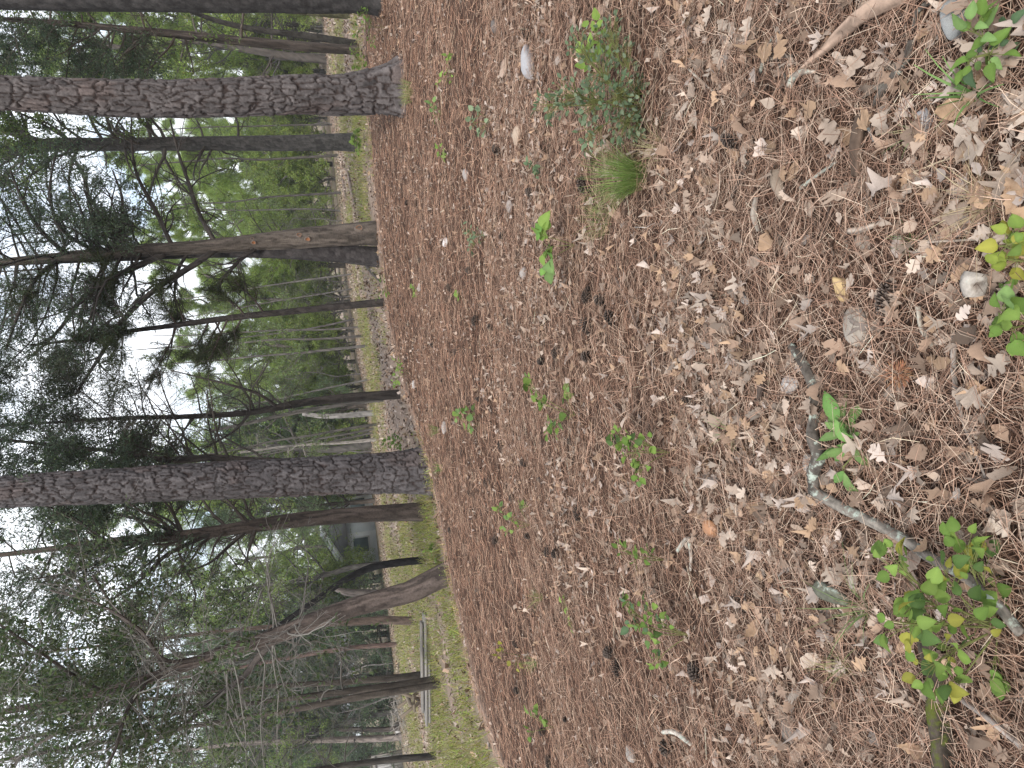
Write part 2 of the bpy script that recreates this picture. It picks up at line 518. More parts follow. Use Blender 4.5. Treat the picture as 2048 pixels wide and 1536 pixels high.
def trunk_mesh(name, P, Rr, style, step, sides, seed, mat, origin, flare=0.0, col=None, cap=True):
    Q, R2, t = resample(P, Rr, step)
    rng = rng_(seed)
    T = norm(np.gradient(Q, axis=0))
    ref = np.array([0, 1.0, 0.0]) if abs(T.mean(0)[1]) < 0.8 else np.array([0, 0, 1.0])
    B1 = norm(np.cross(T, ref)); B2 = np.cross(T, B1)
    th = np.arange(sides) * 2 * math.pi / sides
    TH, S = np.meshgrid(th, t)
    Rm = float(R2.mean())
    RR = np.repeat(R2[:, None], sides, 1)
    if flare:
        k = np.exp(-S / (Rm * 1.1))
        lob = 0.55 + 0.45 * np.cos(TH * 5 + seed) * np.cos(TH * 2 + seed * 1.7)
        RR = RR * (1 + flare * k * lob)
    base = np.array(col if col is not None else (0.13, 0.105, 0.09))
    ln = vnoise(S * 3, TH * 1.0, seed) - 0.5
    RR = RR * (1 + 0.05 * ln)
    if style == 'pine':
        nu = max(int(round(2 * math.pi * Rm / 0.058)), 6)
        cx, cy_ = np.cos(TH) * Rm, np.sin(TH) * Rm
        w1 = fbm(cx * 9 + 9, S * 5 + cy_ * 9, seed + 3, 4) - 0.47
        w2 = fbm(cx * 7 + 3, S * 7 + cy_ * 7, seed + 13, 4) - 0.47
        u = TH / (2 * math.pi) * nu + w1 * 1.5
        v = S / 0.16 + w2 * 2.0
        f1, g, cid, dvv = worley(u, v, seed, nu)
        wid = 0.13 + 0.17 * vnoise(cx * 14 + 5, S * 11 + cy_ * 14, seed + 21)
        plate = smooth(0.0, 1.0, np.clip(g / wid, 0, 1))
        fl = fbm(u * 1.7, v * 2.3, seed + 7, 3)
        terr = np.floor(fl * 9) / 9
        cr = plate * (0.80 + 0.40 * cid - 0.25 * dvv + 0.7 * (terr - 0.44)) + 0.10 * (fbm(u * 6, v * 9, seed + 8, 2) - 0.37)
        RR = RR + 0.026 * (cr - 0.75)
        tone = 0.80 + 0.36 * cid + 1.3 * (terr - 0.44)
        pc = base[None, None] * tone[..., None]
        red = smooth(0.50, 0.62, fbm(cx * 4 + 2, S * 2.2 + cy_ * 4, seed + 31, 3) + 0.12 * (cid - 0.5))[..., None]
        pc = pc * (1 - red * np.array([-0.02, 0.07, 0.11]))
        fur = base * np.array([0.36, 0.28, 0.25])
        C = pc * plate[..., None] + fur * (1 - plate[..., None])
    elif style == 'cedar':
        nu = max(int(round(2 * math.pi * Rm / 0.032)), 6)
        tw = 0.9 * (fbm(S * 0.9, S * 0 + seed, seed, 3) - 0.44) * 3
        u = TH / (2 * math.pi) * nu + tw + 1.3 * (vnoise(S * 3.0, TH * 1.2, seed + 1) - 0.5)
        v = S / 0.55
        f1, g, cid, dvv = worley(u, v + 0.5 * np.floor(u), seed + 2, nu)
        ridge = smooth(0.0, 0.35, g)
        but = 0.10 * np.cos(TH * 3 + S * 0.7 + seed) * RR
        RR = RR + but + min(0.012, Rm * 0.09) * (ridge - 0.6)
        C = base[None, None] * (0.55 + 0.8 * cid[..., None]) * (0.6 + 0.4 * ridge[..., None])
    else:
        nu = max(int(round(2 * math.pi * Rm / 0.035)), 5)
        u = TH / (2 * math.pi) * nu + 0.8 * (vnoise(S * 6, TH * 1.3, seed + 1) - 0.5)
        f1, g, cid, dvv = worley(u, S / 0.10, seed + 2, nu)
        ridge = smooth(0.0, 0.28, g)
        RR = RR + min(0.009, Rm * 0.12) * (ridge - 0.6)
        C = base[None, None] * (0.6 + 0.7 * cid[..., None]) * (0.65 + 0.35 * ridge[..., None])
    V = Q[:, None, :] + RR[..., None] * (np.cos(TH)[..., None] * B1[:, None, :] + np.sin(TH)[..., None] * B2[:, None, :])
    n = len(Q)
    i = np.arange(n - 1)[:, None]; j = np.arange(sides)[None]
    q = np.stack([i * sides + j, i * sides + (j + 1) % sides, (i + 1) * sides + (j + 1) % sides, (i + 1) * sides + j], -1).reshape(-1, 4)
    V = V.reshape(-1, 3); C = C.reshape(-1, 3)
    fs = [q]
    if cap:
        V = np.concatenate([V, Q[-1:] + T[-1:] * R2[-1] * 0.2, Q[:1]]); C = np.concatenate([C, [base * 1.3], [base]])
        e = len(V) - 2
        jj = np.arange(sides)
        fs.append(np.stack([(n - 1) * sides + jj, (n - 1) * sides + (jj + 1) % sides, np.full(sides, e)], 1))
        fs.append(np.stack([(jj + 1) % sides, jj, np.full(sides, e + 1)], 1))
    return mesh_np(name, V - np.asarray(origin)[None], fs, C, False, mat)

# ------------------------------------------------------------------ branching
def unit_perp(d, rng):
    return norm(np.cross(d, rng.normal(size=3)))

def grow(T, p, d, Lg, r, lev, S, rng):
    n = S['segs'][lev]
    pts = [np.array(p, float)]
    dirs = []
    d = norm(d)
    for i in range(n):
        d = norm(d + rng.normal(0, S['wig'][lev], 3) + np.array([0, 0, S['trop'][lev]]))
        pts.append(pts[-1] + d * Lg / n); dirs.append(d)
    pts = np.array(pts)
    rad = np.linspace(r, max(r * S.get('taper', 0.35), S.get('rmin', 0.0015)), n + 1)
    last = lev == len(S['segs']) - 1
    if not last:
        T['tubes'].append((pts, rad, S['sides'][lev], T['col'] * rng.uniform(0.75, 1.25)))
    elif rng.random() < T.get('twigs', 1.0):
        ii = [0, 1, n] if n > 2 else list(range(n + 1))
        T['tubes'].append((pts[ii], rad[ii], 3, T['col'] * rng.uniform(0.75, 1.25)))
    if lev >= S['leaf_from']:
        for i in range(1 if last else 2, n + 1):
            T['anch'].append((pts[i], dirs[i - 1]))
    if not last:
        k = S['kids'][lev]
        k = int(k + (rng.random() < (k % 1)))
        for c in range(k):
            t = rng.uniform(S['t0'][lev], 1.0)
            f = t * n; i0 = min(int(f), n - 1)
            pos = pts[i0] + (pts[i0 + 1] - pts[i0]) * (f - i0)
            ax = dirs[i0]
            an = rng.normal(S['ang'][lev], 0.2)
            pp = unit_perp(ax, rng)
            if S.get('flat'):
                pp = norm(pp * np.array([1, 1, S['flat']]))
            cd_ = ax * math.cos(an) + pp * math.sin(an)
            grow(T, pos, cd_, Lg * S['lr'][lev] * rng.uniform(0.6, 1.25) * (1.15 - 0.5 * t), rad[i0] * S['rr'][lev], lev + 1, S, rng)

SP_CEDAR = dict(segs=[6, 4, 3], wig=[0.16, 0.22, 0.28], trop=[0.03, 0.02, 0.0], sides=[5, 3, 3], kids=[9, 6], t0=[0.15, 0.1], ang=[0.85, 0.75], lr=[0.42, 0.5], rr=[0.45, 0.5], leaf_from=1, taper=0.3, rmin=0.0022)
SP_OAK = dict(segs=[6, 4, 3], wig=[0.17, 0.2, 0.25], trop=[0.04, 0.02, 0.0], sides=[5, 3, 3], kids=[8, 6], t0=[0.25, 0.15], ang=[0.8, 0.7], lr=[0.5, 0.45], rr=[0.5, 0.5], leaf_from=1, taper=0.3, rmin=0.002)
SP_PINE = dict(segs=[6, 4], wig=[0.10, 0.2], trop=[0.05, 0.10], sides=[4, 3], kids=[13], t0=[0.25], ang=[0.7], lr=[0.38], rr=[0.5], leaf_from=0, taper=0.3, rmin=0.004)
SP_DEAD = dict(segs=[6, 4, 3], wig=[0.16, 0.22, 0.26], trop=[-0.02, -0.03, -0.05], sides=[4, 3, 3], kids=[7, 4], t0=[0.15, 0.1], ang=[0.8, 0.7], lr=[0.45, 0.5], rr=[0.45, 0.5], leaf_from=1, taper=0.25, rmin=0.0022)

C_CEDAR = (0.085, 0.115, 0.07)
C_OAK = (0.12, 0.165, 0.055)
C_PINE = (0.075, 0.125, 0.035)
C_PINE_DARK = (0.065, 0.10, 0.04)

def foliage(acc, anch, kind, col, per, size, rng, keep=1.0):
    if not anch: return
    A = np.array([a[0] for a in anch]); D = np.array([a[1] for a in anch])
    if keep < 1:
        m = rng.random(len(A)) < keep
        A, D = A[m], D[m]
    # clumps of foliage are lighter or darker by branch, as shoots of different age are
    n = len(A) * per
    pos = np.repeat(A, per, 0) + rng.normal(0, size * 0.45, (n, 3))
    d = np.repeat(D, per, 0)
    cc = vary(col, n, rng, 0.28, 0.08)
    if kind == 'needles':
        ax = d * 0.75 + rng.normal(0, 0.75, (n, 3)) + np.array([0, 0, 0.15])
        slivers(acc, np.repeat(A, per, 0) + rng.normal(0, size * 0.12, (n, 3)), ax, size * rng.uniform(0.7, 1.25, n), size * rng.uniform(0.035, 0.06, n), cc, rng)
    elif kind == 'spray':
        ax = d * 0.7 + rng.normal(0, 0.65, (n, 3))
        rhombs(acc, pos, ax, size * rng.uniform(0.5, 1.3, n), size * rng.uniform(0.12, 0.28, n), cc, rng)
    else:
        ax = d * 0.3 + rng.normal(0, 0.8, (n, 3)) + np.array([0, 0, -0.25])
        rhombs(acc, pos, ax, size * rng.uniform(0.6, 1.25, n), size * rng.uniform(0.35, 0.6, n), cc, rng)

def finish_tree(root, T, kind, leafcol, per, size, rng, keep=1.0, crown=True):
    o = np.array(root.location)
    if np.hypot(o[0], o[1]) > 1:            # no twig hangs closer to the path than the photograph shows
        lim = max(4.2, o[1] - 3.2)
        T['tubes'] = [q for q in T['tubes'] if q[0][:, 1].min() > lim]
        T['anch'] = [q for q in T['anch'] if q[0][1] > lim]
    if T['tubes']:
        a = Acc(); tubes_mixed(a, T['tubes'])
        b = obj('branches', a.mesh('branches', M['twig'], origin=o), root)
        b['kind'] = 'stuff'
    if crown and T['anch']:
        a = Acc(); foliage(a, T['anch'], kind, leafcol, per, size, rng, keep)
        obj('crown', a.mesh('crown', M['foliage'], origin=o), root)

def pix_poly(pts, depth, dz=None):
    """(ix, iy, width px) list -> world points on the plane y = depth and radii"""
    P = []; Rr = []
    for k, q in enumerate(pts):
        dd = depth + (q[3] if len(q) > 3 else 0.0)
        p = PX(q[0], q[1], dd)
        P.append(p); Rr.append(q[2] * 0.5 * px_m(p))
    return np.array(P), np.array(Rr)

def extend_up(P, Rr, ztop, rtop):
    d = norm(P[-1] - P[-2])
    d = norm(d * np.array([0.5, 0.5, 1]))
    n = 4
    L_ = (ztop - P[-1][2]) / max(d[2], 0.4)
    q = [P[-1] + d * L_ * (i + 1) / n for i in range(n)]
    r = [Rr[-1] + (rtop - Rr[-1]) * (i + 1) / n for i in range(n)]
    return np.vstack([P, q]), np.concatenate([Rr, r])

def photo_tree(name, pts, label, cat, style, seed, col, group=None, base=None, flare=0.5, ztop=None, rtop=0.05, step=0.03, sides=36, depth=None, mat='bark'):
    g = G(*(base or pts[0][:2]))
    dep = depth or float(g[1])
    P, Rr = pix_poly(pts, dep)
    gz = float(ground_h(P[0][0], P[0][1]))
    P[0][2] = gz - 0.02
    root = empty(name, (P[0][0], P[0][1], gz), label, cat, group)
    P0 = np.vstack([[P[0] - np.array([0, 0, 0.12])], P]); R0 = np.concatenate([[Rr[0]], Rr])
    if ztop:
        P0, R0 = extend_up(P0, R0, ztop, rtop)
    if step < 0.016 and P0[-1][2] > 8:
        Q, Rq, _t = resample(P0, R0, 0.1)
        kk = int(np.searchsorted(Q[:, 2], 6.9))
        tm = trunk_mesh('trunk', Q[:kk + 1:4], Rq[:kk + 1:4], style, step, sides, seed, M[mat], root.location, flare, col)
        tr_ = obj('trunk', tm, root)
        um = trunk_mesh('upper_trunk', Q[kk - 4::6], Rq[kk - 4::6], 'bark', 0.06, 40, seed, M[mat], root.location, 0, col)
        obj('upper_trunk', um, root)
    else:
        tm = trunk_mesh('trunk', P0, R0, style, step, sides, seed, M[mat], root.location, flare, col)
        obj('trunk', tm, root)
    return root, P0, R0, dep

def along(P, Rr, z):
    """point on a trunk at height z"""
    k = np.searchsorted(P[:, 2], z)
    k = min(max(k, 1), len(P) - 1)
    f = (z - P[k - 1][2]) / (P[k][2] - P[k - 1][2] + 1e-9)
    return P[k - 1] + (P[k] - P[k - 1]) * f, Rr[k - 1] + (Rr[k] - Rr[k - 1]) * f

def new_T(col):
    return dict(tubes=[], anch=[], col=np.array(col))

def limb_from_pixels(root, T, pts, dep, S, rng, kids, klen, col, seed, leaf=True, lev=1):
    """a big limb drawn through photo points, with smaller branches growing from it"""
    P, Rr = pix_poly(pts, dep)
    Q, R2, t = resample(P, Rr, 0.08)
    m = trunk_mesh('limb', P, Rr, 'cedar', 0.06, 10, seed, M['bark'], root.location, 0, col)
    obj('limb', m, root)
    for k in range(kids):
        i = int(rng.uniform(0.12, 1.0) * (len(Q) - 1))
        i = min(i, len(Q) - 2)
        d = norm(Q[i + 1] - Q[i])
        an = rng.normal(0.8, 0.25)
        cd_ = d * math.cos(an) + unit_perp(d, rng) * math.sin(an)
        Tt = T if leaf else dict(tubes=T['tubes'], anch=[], col=T['col'])
        grow(Tt, Q[i], cd_, klen * rng.uniform(0.5, 1.3), R2[i] * 0.55, lev, S, rng)

def scatter_branches(T, P, Rr, z0, z1, n, Ls, S, rng, up=0.3, lev=0, rfac=0.35, leaf=True, dirs=None):
    for k in range(n):
        z = rng.uniform(z0, z1)
        p, r = along(P, Rr, z)
        a = rng.uniform(0, 2 * math.pi) if dirs is None else rng.uniform(*dirs)
        d = np.array([math.cos(a), math.sin(a), up + rng.normal(0, 0.2)])
        Tt = T if leaf else dict(tubes=T['tubes'], anch=[], col=T['col'])
        grow(Tt, p, d, Ls * rng.uniform(0.6, 1.25), min(r * rfac, 0.05), lev, S, rng)

PINE_BARK = (0.108, 0.094, 0.091)
CEDAR_BARK = (0.085, 0.068, 0.058)
DARK_BARK = (0.085, 0.07, 0.06)
GREY_BARK = (0.18, 0.165, 0.15)

def pine_top(root, P, Rr, z0, z1, n, Ls, seed, per=9):
    rng = rng_(seed)
    T = new_T((0.10, 0.08, 0.07))
    scatter_branches(T, P, Rr, z0, z1, n, Ls, SP_PINE, rng, up=0.25)
    finish_tree(root, T, 'needles', C_PINE_DARK, per, 0.2, rng)

# --- the two big pines and the trunk at the edge
root, P, Rr, dep = photo_tree('pine_tree', [(803, 178, 84), (770, 182, 80), (700, 189, 76), (600, 189, 73), (400, 197, 71), (200, 195, 69), (0, 186, 64)],
    'thick flared pine with a small grass fringe, farther of the two big plated trunks', 'tree', 'pine', 11, PINE_BARK, flare=1.25, ztop=15, rtop=0.05, step=0.013, sides=104)
pine_top(root, P, Rr, 9.5, 15, 14, 2.6, 101)
root, P, Rr, dep = photo_tree('pine_tree', [(858, 940, 82), (820, 943, 79), (700, 949, 77), (400, 963, 72), (200, 973, 68), (0, 984, 62)],
    'thick pine with coarse bark plates, nearest big trunk, standing on the bare needle bed', 'tree', 'pine', 12, (0.098, 0.088, 0.089), flare=1.0, ztop=15, rtop=0.05, step=0.013, sides=104)
pine_top(root, P, Rr, 9.5, 15, 14, 2.6, 102)
root, P, Rr, dep = photo_tree('pine_tree', [(758, -26, 100), (700, -24, 90), (400, -21, 82), (0, -25, 80)],
    'dark pine trunk cut by the upper picture edge with green plants at its foot', 'tree', 'bark', 13, (0.06, 0.055, 0.053), flare=0.3, ztop=14, rtop=0.05, step=0.03, sides=52)
pine_top(root, P, Rr, 8.5, 14, 12, 2.4, 103)

# --- slim trees beside the edge trunk
rng = rng_(41)
root, P, Rr, dep = photo_tree('cedar_tree', [(718, 100, 18), (600, 92, 18), (400, 74, 17), (340, 68, 15), (200, 54, 12), (60, 42, 10), (0, 38, 8)],
    'slim straight cedar with feathery dark crown between the edge pine and the flared pine', 'tree', 'cedar', 14, CEDAR_BARK, flare=0.2, ztop=9, rtop=0.02)
T = new_T((0.11, 0.09, 0.075))
scatter_branches(T, P, Rr, 3.2, 7.2, 32, 1.5, SP_CEDAR, rng, up=0.45)
scatter_branches(T, P, Rr, 2.0, 4.0, 8, 0.9, SP_DEAD, rng, up=0.1, leaf=False)
finish_tree(root, T, 'spray', C_CEDAR, 4, 0.075, rng)
rng = rng_(42)
root, P, Rr, dep = photo_tree('oak_sapling', [(714, 88, 14), (680, 82, 14), (600, 70, 13), (520, 60, 11), (450, 46, 10), (400, 30, 8), (340, 5, 6)],
    'thin black leaning stem crossing in front of the slim straight cedar', 'tree', 'bark', 15, (0.05, 0.045, 0.04), flare=0.15, ztop=6.5, rtop=0.012, sides=16)
T = new_T((0.06, 0.05, 0.045))
scatter_branches(T, P, Rr, 1.8, 6.3, 16, 1.3, SP_OAK, rng, up=0.4)
finish_tree(root, T, 'leaf', C_OAK, 1, 0.075, rng)
root, P, Rr, dep = photo_tree('oak_sapling', [(700, 33, 11), (600, 24, 10), (400, 10, 9), (200, 0, 8)],
    'thin mossy stem half hidden behind the dark edge pine', 'tree', 'bark', 16, (0.09, 0.085, 0.05), flare=0.15, ztop=8, rtop=0.02, sides=14)
T = new_T((0.08, 0.07, 0.06))
scatter_branches(T, P, Rr, 4, 8, 14, 1.4, SP_OAK, rng_(43), up=0.4)
finish_tree(root, T, 'leaf', C_OAK, 2, 0.09, rng_(44))

# --- forked oak with plants round its foot
rng = rng_(45)
root, P, Rr, dep = photo_tree('oak_tree', [(716, 284, 36), (690, 284, 34), (600, 286, 31), (400, 287, 27), (200, 289, 25), (95, 290, 25), (0, 306, 20)],
    'straight grey oak with bushy green clump at its foot and a fork high up', 'tree', 'bark', 17, (0.075, 0.07, 0.066), flare=0.3, ztop=10, rtop=0.03, sides=44)
T = new_T((0.09, 0.08, 0.07))
limb_from_pixels(root, T, [(100, 290, 20), (70, 282, 18), (40, 270, 16), (0, 258, 14), (-60, 240, 10)], dep, SP_OAK, rng, 6, 1.4, (0.12, 0.11, 0.1), 171)
scatter_branches(T, P, Rr, 2.2, 5.2, 14, 1.4, SP_DEAD, rng, up=0.3, leaf=False, rfac=0.2)
scatter_branches(T, P, Rr, 3.8, 7.6, 26, 2.0, SP_OAK, rng, up=0.35, rfac=0.28)
finish_tree(root, T, 'leaf', C_OAK, 3, 0.075, rng)

# --- central cedar with its sweeping limbs, and the pine touching it
rng = rng_(46)
root, P, Rr, dep = photo_tree('cedar_tree', [(754, 466, 46), (700, 468, 42), (600, 475, 40), (500, 484, 31), (400, 494, 27), (300, 500, 24), (170, 510, 20), (0, 526, 16)],
    'grey stringy barked cedar with sawn knots and wide dark sweeping limbs', 'tree', 'cedar', 18, (0.115, 0.095, 0.08), flare=0.25, ztop=9, rtop=0.02, sides=48, step=0.02)
CED, CEDdep = root, dep
T = new_T((0.07, 0.06, 0.055))
LC = (0.075, 0.063, 0.056)
limbs = [
    [(430, 500, 13), (400, 522, 12, -0.1), (320, 572, 11, -0.3), (240, 647, 9, -0.6), (200, 712, 7, -0.8), (150, 790, 4, -1.0)],
    [(330, 506, 13), (270, 535, 11, 0.1), (210, 562, 10, 0.3), (165, 597, 9, 0.4), (120, 657, 7, 0.6), (65, 712, 5, 0.8)],
    [(515, 492, 8), (465, 535, 7, -0.1), (440, 568, 5, -0.2), (470, 615, 3, -0.4)],
    [(430, 484, 10), (400, 430, 8, 0.2), (375, 360, 7, 0.4), (355, 300, 5, 0.7), (340, 240, 3, 0.9)],
    [(345, 494, 9), (310, 420, 8, -0.2), (272, 345, 6, -0.4), (262, 280, 4, -0.6)],
    [(197, 505, 10), (180, 415, 8, 0.2), (165, 345, 6, 0.5), (125, 290, 4, 0.7)],
    [(250, 504, 8), (240, 460, 7, -0.3), (245, 400, 5, -0.5), (225, 340, 3, -0.8)],
    [(380, 497, 7), (355, 545, 6, 0.3), (350, 600, 4, 0.5), (365, 650, 3, 0.6)],
    [(140, 512, 9), (90, 470, 8, -0.4), (50, 410, 6, -0.8), (20, 340, 4, -1.1)],
    [(120, 514, 9), (70, 560, 8, -0.3), (40, 620, 6, -0.6), (10, 700, 4, -0.8)],
    [(200, 508, 8), (120, 455, 7, -0.6), (100, 380, 5, -1.1), (110, 310, 3, -1.4)],
]
for k, lp in enumerate(limbs):
    limb_from_pixels(root, T, lp, dep, SP_DEAD, rng, 13, 0.85, LC, 180 + k, leaf=k in (1, 5, 8, 9, 10))
scatter_branches(T, P, Rr, 3.9, 6.4, 34, 2.0, SP_CEDAR, rng, up=0.15, rfac=0.3)
finish_tree(root, T, 'spray', C_CEDAR, 5, 0.075, rng)
# sawn knots
for kx, ky, ks in ((716, 456, 10), (615, 478, 7), (598, 470, 7), (508, 485, 6), (505, 478, 5)):
    p = PX(kx, ky, dep)
    hit, r = along(P, Rr, p[2])
    vdir = norm((CAM - hit) * np.array([1, 1, 0]))
    off = p - hit; off[2] = 0
    lat = off - vdir * np.dot(off, vdir)
    if np.linalg.norm(lat) > r * 0.85: lat = norm(lat) * r * 0.85
    c = hit + lat + vdir * math.sqrt(max(r * r - np.dot(lat, lat), 0.0001))
    nrm = norm(c - hit)
    rr = ks * px_m(p) * 0.5
    a = Acc()
    th = np.arange(14) * 2 * math.pi / 14
    b1 = norm(np.cross(nrm, [0, 0, 1.0])); b2 = np.cross(nrm, b1)
    rings = []
    for rad, h_ in ((1.75, -0.03), (1.4, 0.012), (1.05, 0.022), (0.85, 0.012), (0.5, 0.006)):
        jit = 1 + 0.1 * np.sin(th * 3 + kx)
        rings.append(c + nrm * h_ + rr * rad * jit[:, None] * (np.cos(th)[:, None] * b1 + 1.25 * np.sin(th)[:, None] * b2))
    V = np.concatenate(rings + [[c + nrm * 0.004]])
    j = np.arange(14)
    q = np.concatenate([np.stack([k * 14 + j, k * 14 + (j + 1) % 14, (k + 1) * 14 + (j + 1) % 14, (k + 1) * 14 + j], 1) for k in range(4)])
    tr = np.stack([4 * 14 + j, 4 * 14 + (j + 1) % 14, np.full(14, 70)], 1)
    cc = np.concatenate([np.tile((0.15, 0.12, 0.1), (42, 1)), np.tile((0.26, 0.12, 0.06), (29, 1))])
    a.add(V, tris=tr, quads=q, col=cc)
    obj('knot', a.mesh('knot', M['bark'], origin=root.location), root)

root, P, Rr, dep = photo_tree('pine_tree', [(750, 514, 40), (700, 509, 36), (600, 503, 33), (500, 502, 27), (400, 506, 20), (300, 512, 15), (150, 520, 12)],
    'dark rough pine trunk standing close against the cedar with sawn knots', 'tree', 'bark', 19, (0.06, 0.053, 0.052), flare=0.3, ztop=11, rtop=0.03, sides=40, depth=CEDdep + 0.28)
pine_top(root, P, Rr, 7.5, 11, 9, 1.8, 104)

# --- thin pine
rng = rng_(47)
root, P, Rr, dep = photo_tree('pine_tree', [(768, 605, 16), (700, 611, 14), (600, 621, 13), (450, 637, 12), (340, 652, 10), (260, 662, 8), (150, 680, 6), (60, 690, 4)],
    'thin young pine standing alone with a narrow black trunk and tufted twigs', 'tree', 'bark', 20, (0.05, 0.042, 0.038), flare=0.2, sides=16)
T = new_T((0.09, 0.07, 0.06))
scatter_branches(T, P, Rr, 2.0, 5.8, 30, 1.15, SP_PINE, rng, up=0.1, rfac=0.4)
finish_tree(root, T, 'needles', (0.07, 0.085, 0.035), 14, 0.17, rng)

# --- dead-limbed cedar
rng = rng_(48)
root, P, Rr, dep = photo_tree('cedar_tree', [(800, 789, 19), (700, 796, 18), (600, 807, 15), (500, 825, 12), (400, 832, 10), (250, 836, 8), (100, 845, 5)],
    'dark crooked cedar with bare dead lower branches beside the nearest big pine', 'tree', 'cedar', 21, (0.055, 0.046, 0.04), flare=0.2, ztop=7.5, rtop=0.015, sides=20)
T = new_T((0.08, 0.07, 0.06))
limb_from_pixels(root, T, [(555, 815, 7), (520, 790, 6, -0.2), (460, 770, 5, -0.4), (400, 755, 3, -0.5), (340, 740, 2, -0.6)], dep, SP_DEAD, rng, 8, 0.7, LC, 211, leaf=False)
limb_from_pixels(root, T, [(500, 826, 6), (470, 860, 5, 0.2), (430, 885, 4, 0.3), (400, 900, 2, 0.4)], dep, SP_DEAD, rng, 8, 0.7, LC, 212, leaf=False)
scatter_branches(T, P, Rr, 1.6, 4.4, 22, 1.2, SP_DEAD, rng, up=0.3, leaf=False, rfac=0.4)
scatter_branches(T, P, Rr, 3.3, 6.4, 28, 1.4, SP_CEDAR, rng, up=0.35)
finish_tree(root, T, 'spray', (0.085, 0.10, 0.06), 4, 0.075, rng)

for nm, pts, lab, col, sd in (
    ('dead_tree', [(768, 800, 7), (700, 808, 7), (600, 823, 8), (500, 845, 7), (420, 862, 4)], 'thin grey leaning dead stem just behind the dark crooked cedar', (0.11, 0.10, 0.09), 22),
    ('dead_tree', [(748, 826, 12), (700, 830, 11), (650, 832, 10), (605, 828, 7)], 'short pale grey snag with a broken top behind the crooked cedar', (0.27, 0.25, 0.235), 23),
    ('dead_tree', [(752, 879, 7), (700, 884, 6), (600, 890, 5), (480, 905, 4)], 'thin pale dead sapling with a white forked foot left of the nearest pine', (0.3, 0.27, 0.24), 24),
    ('dead_tree', [(697, 705, 9), (675, 715, 10), (660, 722, 9), (655, 735, 7), (640, 742, 6), (632, 750, 3)], 'short black crooked snag bent like an elbow far off', (0.05, 0.042, 0.04), 25),
):
    root, P, Rr, dep = photo_tree(nm, pts, lab, 'dead tree', 'cedar', sd, col, flare=0.15, sides=14)
    if sd in (22, 24):
        T = new_T(np.array(col) * 0.8)
        scatter_branches(T, P, Rr, 1.2, P[-1][2], 8, 0.8, SP_DEAD, rng_(sd), up=0.4, leaf=False)
        finish_tree(root, T, 'leaf', C_OAK, 1, 0.1, rng_(1), crown=False)

# --- dark stem behind the nearest pine
rng = rng_(49)
root, P, Rr, dep = photo_tree('cedar_tree', [(832, 925, 17), (700, 923, 16), (500, 922, 15), (420, 916, 14), (340, 921, 12), (250, 905, 9), (150, 895, 7), (0, 880, 5)],
    'dark cedar mostly hidden behind the nearest big pine', 'tree', 'cedar', 26, (0.07, 0.058, 0.05), flare=0.2, ztop=8, rtop=0.015, sides=18)
T = new_T((0.075, 0.065, 0.055))
scatter_branches(T, P, Rr, 2.0, 4.5, 24, 1.3, SP_DEAD, rng, up=0.35, leaf=False, rfac=0.35)
scatter_branches(T, P, Rr, 3.4, 6.6, 28, 1.4, SP_CEDAR, rng, up=0.35)
finish_tree(root, T, 'spray', C_CEDAR, 4, 0.075, rng)

# --- brown cedar left of the nearest pine
rng = rng_(50)
root, P, Rr, dep = photo_tree('cedar_tree', [(852, 1024, 38), (800, 1026, 34), (700, 1032, 30), (560, 1045, 28), (440, 1062, 22), (300, 1076, 18), (200, 1085, 14), (80, 1100, 10)],
    'brown shaggy cedar with rising black branches on the needle bed edge beside the nearest pine', 'tree', 'cedar', 27, (0.10, 0.078, 0.066), flare=0.25, ztop=7.5, rtop=0.02, sides=36, step=0.02)
T = new_T((0.085, 0.07, 0.06))
for k, lp in enumerate([
    [(430, 1064, 10), (380, 1085, 9, -0.2), (330, 1112, 8, -0.4), (280, 1160, 6, -0.6), (200, 1215, 4, -0.8)],
    [(500, 1055, 8), (460, 1090, 7, -0.2), (420, 1125, 5, -0.4), (350, 1150, 3, -0.5)],
    [(360, 1070, 8), (300, 1045, 7, 0.3), (240, 1030, 5, 0.5), (150, 1010, 3, 0.7)],
    [(300, 1076, 8), (230, 1110, 6, -0.3), (160, 1140, 5, -0.5), (60, 1160, 3, -0.7)],
]):
    limb_from_pixels(root, T, lp, dep, SP_DEAD, rng, 9, 0.8, LC, 270 + k, leaf=k >= 2)
scatter_branches(T, P, Rr, 2.2, 4.2, 18, 1.0, SP_DEAD, rng, up=0.5, leaf=False)
scatter_branches(T, P, Rr, 3.0, 6.0, 28, 1.3, SP_CEDAR, rng, up=0.4)
finish_tree(root, T, 'spray', C_CEDAR, 4, 0.075, rng)

